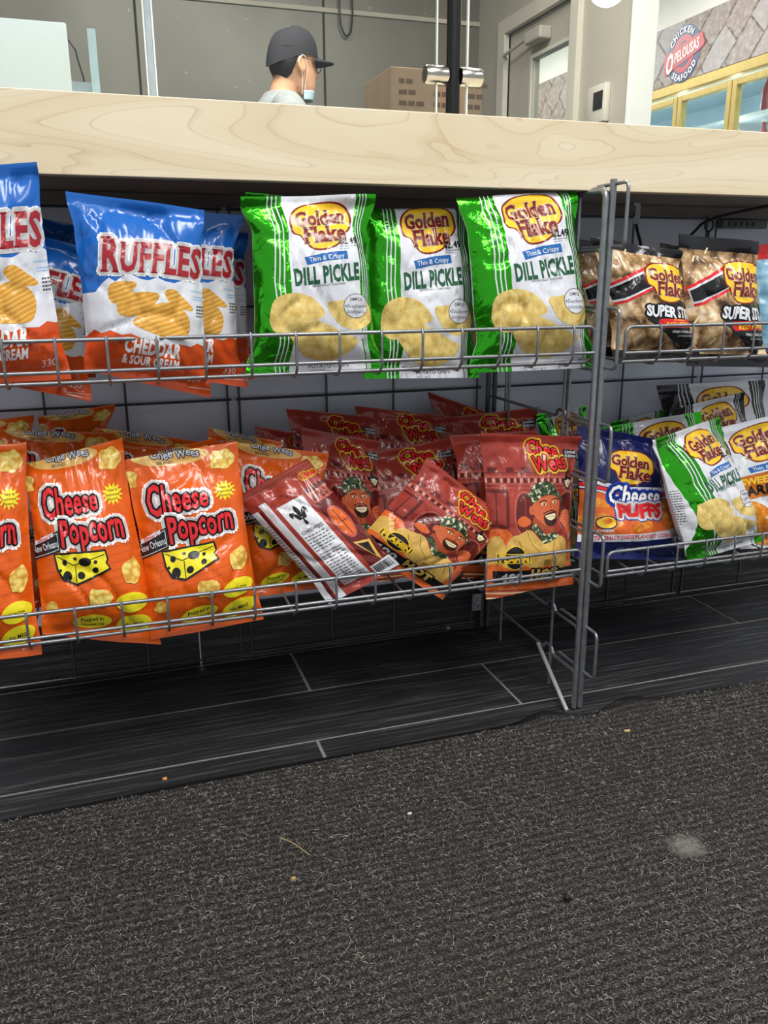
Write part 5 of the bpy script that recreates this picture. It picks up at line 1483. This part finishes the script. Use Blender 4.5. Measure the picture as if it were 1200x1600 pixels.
for s, up_ in (('CHICKEN', 1), ('SEAFOOD', -1)):
    V, Fc = glyphs(s, .03, 0, 1.25); V = V.copy(); wd = V[:, 0].max() - V[:, 0].min(); a = V[:, 0] / wd * math.radians(104); r_ = rs * (.83 + up_ * (V[:, 1] - .34) * .30)
    th = math.pi / 2 * up_ - a * up_
    sign_shape(np.stack([r_ * np.cos(th), r_ * np.sin(th)], 1), Fc, SM['white'], 'ring_lettering', 3)

# ------------------------------------------------------------------ the man behind the counter
MY = 3.70
hc = at(459, 103, MY)                                    # centre of the head
man = empty('person', (hc[0] - .045, MY, 0), 'man in a black cap, grey shirt and glasses, mask under his chin, facing right', 'person')
HX, HZ = .045, float(hc[2])
HM = Matrix.Translation((HX, 0, HZ)) @ Matrix.Rotation(math.radians(17), 4, 'Z') @ Matrix.Rotation(math.radians(3), 4, 'Y')
SKIN = simple('skin', 'e2a984', .5, noise_amt=.05, scale=60)
HAIR = simple('black_hair', '1d1a1a', .9, noise_amt=.2, scale=200)
CAPM = simple('black_cap_cloth', '26252b', .85, noise_amt=.1, scale=120)
TEE = simple('grey_tee', '8f9392', .85, noise_amt=.06, scale=50)
PANTS = simple('dark_trousers', '26282d', .85)
SHOE = simple('black_shoe', '18181a', .5)
MASK = simple('light_blue_mask', 'bcd8e2', .8, noise_amt=.03)
LOOP = simple('mask_loop', 'efe6df', .8)


def hp(p): return HM @ Vector(p)


def limb(mb, pts, rad, n=18):
    """tapered round limb through the joints, rounded at both ends"""
    P = [Vector(p) for p in pts]; Q = []; Rr = []
    for i in range(len(P) - 1):
        for k_ in range(5): t_ = k_ / 5; Q.append(P[i].lerp(P[i + 1], t_)); Rr.append(rad[i] * (1 - t_) + rad[i + 1] * t_)
    Q.append(P[-1]); Rr.append(rad[-1])
    mb.rod(Q, Rr, n); mb.sphere(P[0], rad[0] * .99, 16, 10); mb.sphere(P[-1], rad[-1] * .99, 16, 10)


def trunk(mb, secs, n=28):
    """torso from elliptic sections (x, z, depth radius, width radius)"""
    vs_ = [(x + dx * math.cos(2 * math.pi * i / n), wy * math.sin(2 * math.pi * i / n), z) for (x, z, dx, wy) in secs for i in range(n)]
    m_ = len(secs)
    fs_ = [(j_ * n + i, j_ * n + (i + 1) % n, (j_ + 1) * n + (i + 1) % n, (j_ + 1) * n + i) for j_ in range(m_ - 1) for i in range(n)]
    mb.add(vs_, fs_ + [tuple(range(n - 1, -1, -1)), tuple((m_ - 1) * n + i for i in range(n))])


def voxel(mb, name, size, m, parent, smooth=3):
    o = mb.build(name, m, None, auto=False)
    r = o.modifiers.new('r', 'REMESH'); r.mode = 'VOXEL'; r.voxel_size = size
    s = o.modifiers.new('k', 'SMOOTH'); s.factor = .5; s.iterations = smooth
    dg = bpy.context.evaluated_depsgraph_get(); me = bpy.data.meshes.new_from_object(o.evaluated_get(dg)); bpy.data.objects.remove(o)
    me.name = name
    if not me.materials: me.materials.append(m)
    me.polygons.foreach_set('use_smooth', [True] * len(me.polygons))
    n = bpy.data.objects.new(name, me); COL.objects.link(n); n.parent = parent; return n


SZ = HZ - .152                                            # shoulder line
k = SZ / 1.36
mbd = MB()
trunk(mbd, [(0, .80 * k, .09, .13), (0, .90 * k, .115, .16), (.005, 1.03 * k, .10, .138), (-.005, 1.2 * k, .115, .155), (-.015, SZ - .05, .10, .165), (-.02, SZ + .01, .072, .10), (-.012, SZ + .03, .058, .064)])
limb(mbd, [(-.012, 0, SZ - .02), (.0, 0, SZ + .05), (.022, 0, SZ + .11)], [.064, .058, .060])
for s in (1, -1):
    limb(mbd, [(-.01, s * .165, SZ - .04), (-.02, s * .225, SZ - .30), (.13, s * .215, SZ - .45)], [.058, .043, .028])
    limb(mbd, [(.13, s * .215, SZ - .45), (.165, s * .207, SZ - .478), (.205, s * .205, SZ - .492)], [.027, .028, .024])
    for dy_ in (-.018, 0, .018): limb(mbd, [(.165, s * .205 + dy_, SZ - .48), (.205, s * .205 + dy_, SZ - .492)], [.016, .015], 12)
    for dx_, dyy, ln in ((.020, .028, .072), (.024, .010, .080), (.022, -.009, .075), (.014, -.027, .060)):
        b = Vector((.185 + dx_, s * .205 + s * dyy, SZ - .492)); limb(mbd, [b, b + Vector((ln * .5, 0, -.010)), b + Vector((ln * .9, 0, -.034))], [.0095, .0088, .0078], 12)
    limb(mbd, [(.155, s * .180, SZ - .474), (.185, s * .158, SZ - .49), (.215, s * .152, SZ - .505)], [.014, .0105, .009], 12)
    limb(mbd, [(0, s * .09, .84 * k), (.015, s * .10, .48 * k), (-.02, s * .105, .09)], [.088, .060, .040]); limb(mbd, [(-.02, s * .105, .07), (.13, s * .12, .035)], [.038, .03])
# head by contour rings: height, front, back, half width
rings = [(-.122, .066, .028, .014), (-.116, .082, .006, .032), (-.104, .091, -.018, .046), (-.086, .089, -.040, .056), (-.066, .092, -.058, .062), (-.045, .091, -.074, .066), (-.022, .091, -.086, .070), (.0, .087, -.094, .073),
         (.020, .083, -.098, .075), (.040, .093, -.101, .077), (.062, .092, -.101, .077), (.085, .080, -.086, .068), (.104, .055, -.058, .048), (.115, .020, -.026, .020)]
n = 36; hv = []; hf = []
for z, f, b, w in rings:
    for i in range(n):
        a = 2 * math.pi * i / n; c, s = math.cos(a), math.sin(a)
        x = (f + b) / 2 + (f - b) / 2 * math.copysign(abs(c) ** .85, c); y = w * math.copysign(abs(s) ** .9, s)
        fr = max(0, c) ** 14
        nose = .026 * math.exp(-((z + .022) / .017) ** 2) + .012 * math.exp(-((z - .008) / .02) ** 2)
        lips = .006 * math.exp(-((z + .062) / .008) ** 2)
        x += fr * (nose + lips)
        hv.append(tuple(hp((x, y, z))))
for j_ in range(len(rings) - 1):
    for i in range(n): hf.append((j_ * n + i, j_ * n + (i + 1) % n, (j_ + 1) * n + (i + 1) % n, (j_ + 1) * n + i))
hf.append(tuple(range(n - 1, -1, -1))); hf.append(tuple((len(rings) - 1) * n + i for i in range(n)))
mbd.add(hv, hf)
for s in (-1, 1):                                        # ears
    e = MB().sphere((0, 0, 0), (.019, .009, .033), 16, 12)
    mbd.add([tuple(hp((v[0] - .008 - v[2] * .15, s * (.078 + abs(v[0]) * .15) + v[1], v[2] - .012))) for v in e.v], e.f)
    mbd.rod([hp((-.004, s * .080, -.002)), hp((-.022, s * .088, .016)), hp((-.030, s * .088, -.004)), hp((-.018, s * .084, -.036))], .0055, 8)
voxel(mbd, 'body', .0055, SKIN, man, 2)
# clothes
tb_ = MB()
trunk(tb_, [(0, .82 * k, .140, .175), (0, .93 * k, .135, .172), (.005, 1.05 * k, .128, .165), (-.005, 1.2 * k, .135, .178), (-.015, SZ - .055, .120, .185), (-.02, SZ - .005, .100, .150), (-.016, SZ + .025, .080, .095), (-.010, SZ + .048, .069, .074)])
for s in (1, -1): limb(tb_, [(-.012, s * .125, SZ - .035), (-.012, s * .175, SZ - .06), (-.018, s * .222, SZ - .26)], [.070, .072, .066])
voxel(tb_, 'shirt', .008, TEE, man, 3)
tb_ = MB()
trunk(tb_, [(0, .78 * k, .12, .165), (0, .88 * k, .132, .168), (.002, .97 * k, .122, .158)])
for s in (1, -1): limb(tb_, [(0, s * .088, .82 * k), (.015, s * .10, .48 * k), (-.012, s * .105, .07)], [.102, .080, .066])
voxel(tb_, 'trousers', .010, PANTS, man, 3)
for s in (-1, 1):
    e = MB().sphere((0, 0, 0), (.145, .052, .05), 20, 12)
    MB().add([(v[0] + .06, v[1] + s * .115, max(v[2] + .045, .0)) for v in e.v], e.f).build('shoe', SHOE, man)
# hair: cropped shell at the nape and temples, under the cap
hr = MB(); hh = []
for z, f, b, w in ((-.060, -.040, -.070, .045), (-.045, -.020, -.083, .060), (-.02, -.010, -.096, .075), (.0, .010, -.103, .079), (.02, .052, -.106, .0795), (.05, .055, -.107, .081)):
    for i in range(n):
        a = 2 * math.pi * i / n; hh.append(tuple(hp(((f + b) / 2 + (f - b) / 2 * math.cos(a), w * math.sin(a), z))))
hr.add(hh, [(j_ * n + i, j_ * n + (i + 1) % n, (j_ + 1) * n + (i + 1) % n, (j_ + 1) * n + i) for j_ in range(5) for i in range(n)] + [tuple(range(n - 1, -1, -1)), tuple(5 * n + i for i in range(n))])
hr.build('hair', HAIR, man)
# cap: panelled crown, curved brim, button, back band
cp = MB(); cv = []; N2 = 48; LV = 14
for j_ in range(LV):
    t_ = j_ / (LV - 1); ph = t_ * math.pi / 2
    for i in range(N2):
        a = 2 * math.pi * i / N2; c = math.cos(a)
        base = .026 + .014 * c - .034 * max(0, -c) ** 1.3
        top = .142 - .012 * max(0, -c)
        r_ = math.cos(ph) ** .62
        pan = 1 - .010 * abs(math.sin(a * 3)) * math.sin(ph * 2)
        cv.append(tuple(hp((-.006 + (.108 + .006 * max(0, -c)) * c * r_ * pan + .006 * math.sin(ph) * 0, .087 * math.sin(a) * r_ * pan, base + (top - base) * math.sin(ph) ** .95 + .003 * noise.noise(Vector((c * 4, math.sin(a) * 4, t_ * 5)))))))
cp.add(cv, [(j_ * N2 + i, j_ * N2 + (i + 1) % N2, (j_ + 1) * N2 + (i + 1) % N2, (j_ + 1) * N2 + i) for j_ in range(LV - 1) for i in range(N2)] + [tuple((LV - 1) * N2 + i for i in range(N2))])
cap = cp.build('cap', CAPM, man, auto=False)
MB().sphere(hp((-.006, 0, .142)), .007, 12, 8).build('cap_button', CAPM, cap)
br = MB(); bv = []
for lay in (0, 1):
    for j_ in range(8):
        t_ = j_ / 7
        for i in range(21):
            a = math.radians(-62 + 124 * i / 20)
            rr_ = 1 + t_ * .80 * math.cos(a * .95) ** .9
            x = -.006 + .107 * math.cos(a) * rr_; y = .086 * math.sin(a) * (1 + t_ * .12)
            z = .042 - .012 * (1 - math.cos(a)) - .16 * y * y / .086 * 1.2 - t_ * .004 - .004 * lay
            bv.append(tuple(hp((x, y, z))))
m_ = 21
for lay in (0, 1):
    o_ = lay * 8 * m_
    br.add([], [])
br.v = bv
for lay in (0, 1):
    o_ = lay * 8 * m_
    for j_ in range(7):
        for i in range(20): br.f.append((o_ + j_ * m_ + i, o_ + (j_ + 1) * m_ + i, o_ + (j_ + 1) * m_ + i + 1, o_ + j_ * m_ + i + 1)); br.mi.append(0)
for i in range(20): br.f.append((7 * m_ + i, 8 * m_ + 7 * m_ + i, 8 * m_ + 7 * m_ + i + 1, 7 * m_ + i + 1)); br.mi.append(0)
for j_ in range(7):
    for i in (0, 20): br.f.append((j_ * m_ + i, (j_ + 1) * m_ + i, 8 * m_ + (j_ + 1) * m_ + i, 8 * m_ + j_ * m_ + i)); br.mi.append(0)
br.build('cap_brim', CAPM, cap)
# glasses
gl = MB()
for s in (-1, 1):
    ctr = Vector((.103, s * .033, .004))
    rim = [hp((ctr.x - .006 * abs(math.cos(a)) * (1 if s * math.cos(a) > 0 else .2), ctr.y + .023 * math.cos(a), ctr.z + .018 * math.sin(a))) for a in np.linspace(0, 2 * math.pi, 24, endpoint=False)]
    gl.rod(rim, .0016, 8, closed=True); gl.rod([hp((.096, s * .057, .010)), hp((.05, s * .082, .012)), hp((-.01, s * .086, .014)), hp((-.03, s * .084, -.004))], .0014, 6)
gl.rod([hp((.103, -.010, .006)), hp((.108, 0, .009)), hp((.103, .010, .006))], .0014, 6)
g_ = gl.build('glasses', M['blackmetal'], man); g_['label'] = 'thin dark spectacle frame'
# mask pulled under the chin with its ear loops
mk = MB(); mv = []
for j_ in range(7):
    for i in range(17):
        a = math.radians(-95 + 190 * i / 16); t_ = j_ / 6
        mv.append(tuple(hp((.018 + .070 * math.cos(a) * (1 - .10 * t_), .064 * math.sin(a), -.088 - .036 * t_ + .012 * math.cos(a) * 0 - .010 * (1 - math.cos(a))))))
mk.add(mv, [(j_ * 17 + i, j_ * 17 + i + 1, (j_ + 1) * 17 + i + 1, (j_ + 1) * 17 + i) for j_ in range(6) for i in range(16)])
mo = mk.build('face_mask', MASK, man); sd = mo.modifiers.new('t', 'SOLIDIFY'); sd.thickness = .003
lp = MB()
for s in (-1, 1):
    lp.rod(bend([hp((.016, s * .066, -.094)), hp((.020, s * .080, -.02)), hp((.004, s * .086, .022)), hp((-.016, s * .092, .022)), hp((-.028, s * .090, -.002)), hp((-.004, s * .080, -.05)), hp((.004, s * .066, -.116))], .012), .0015, 6)
lp.build('ear_loop', LOOP, mo)
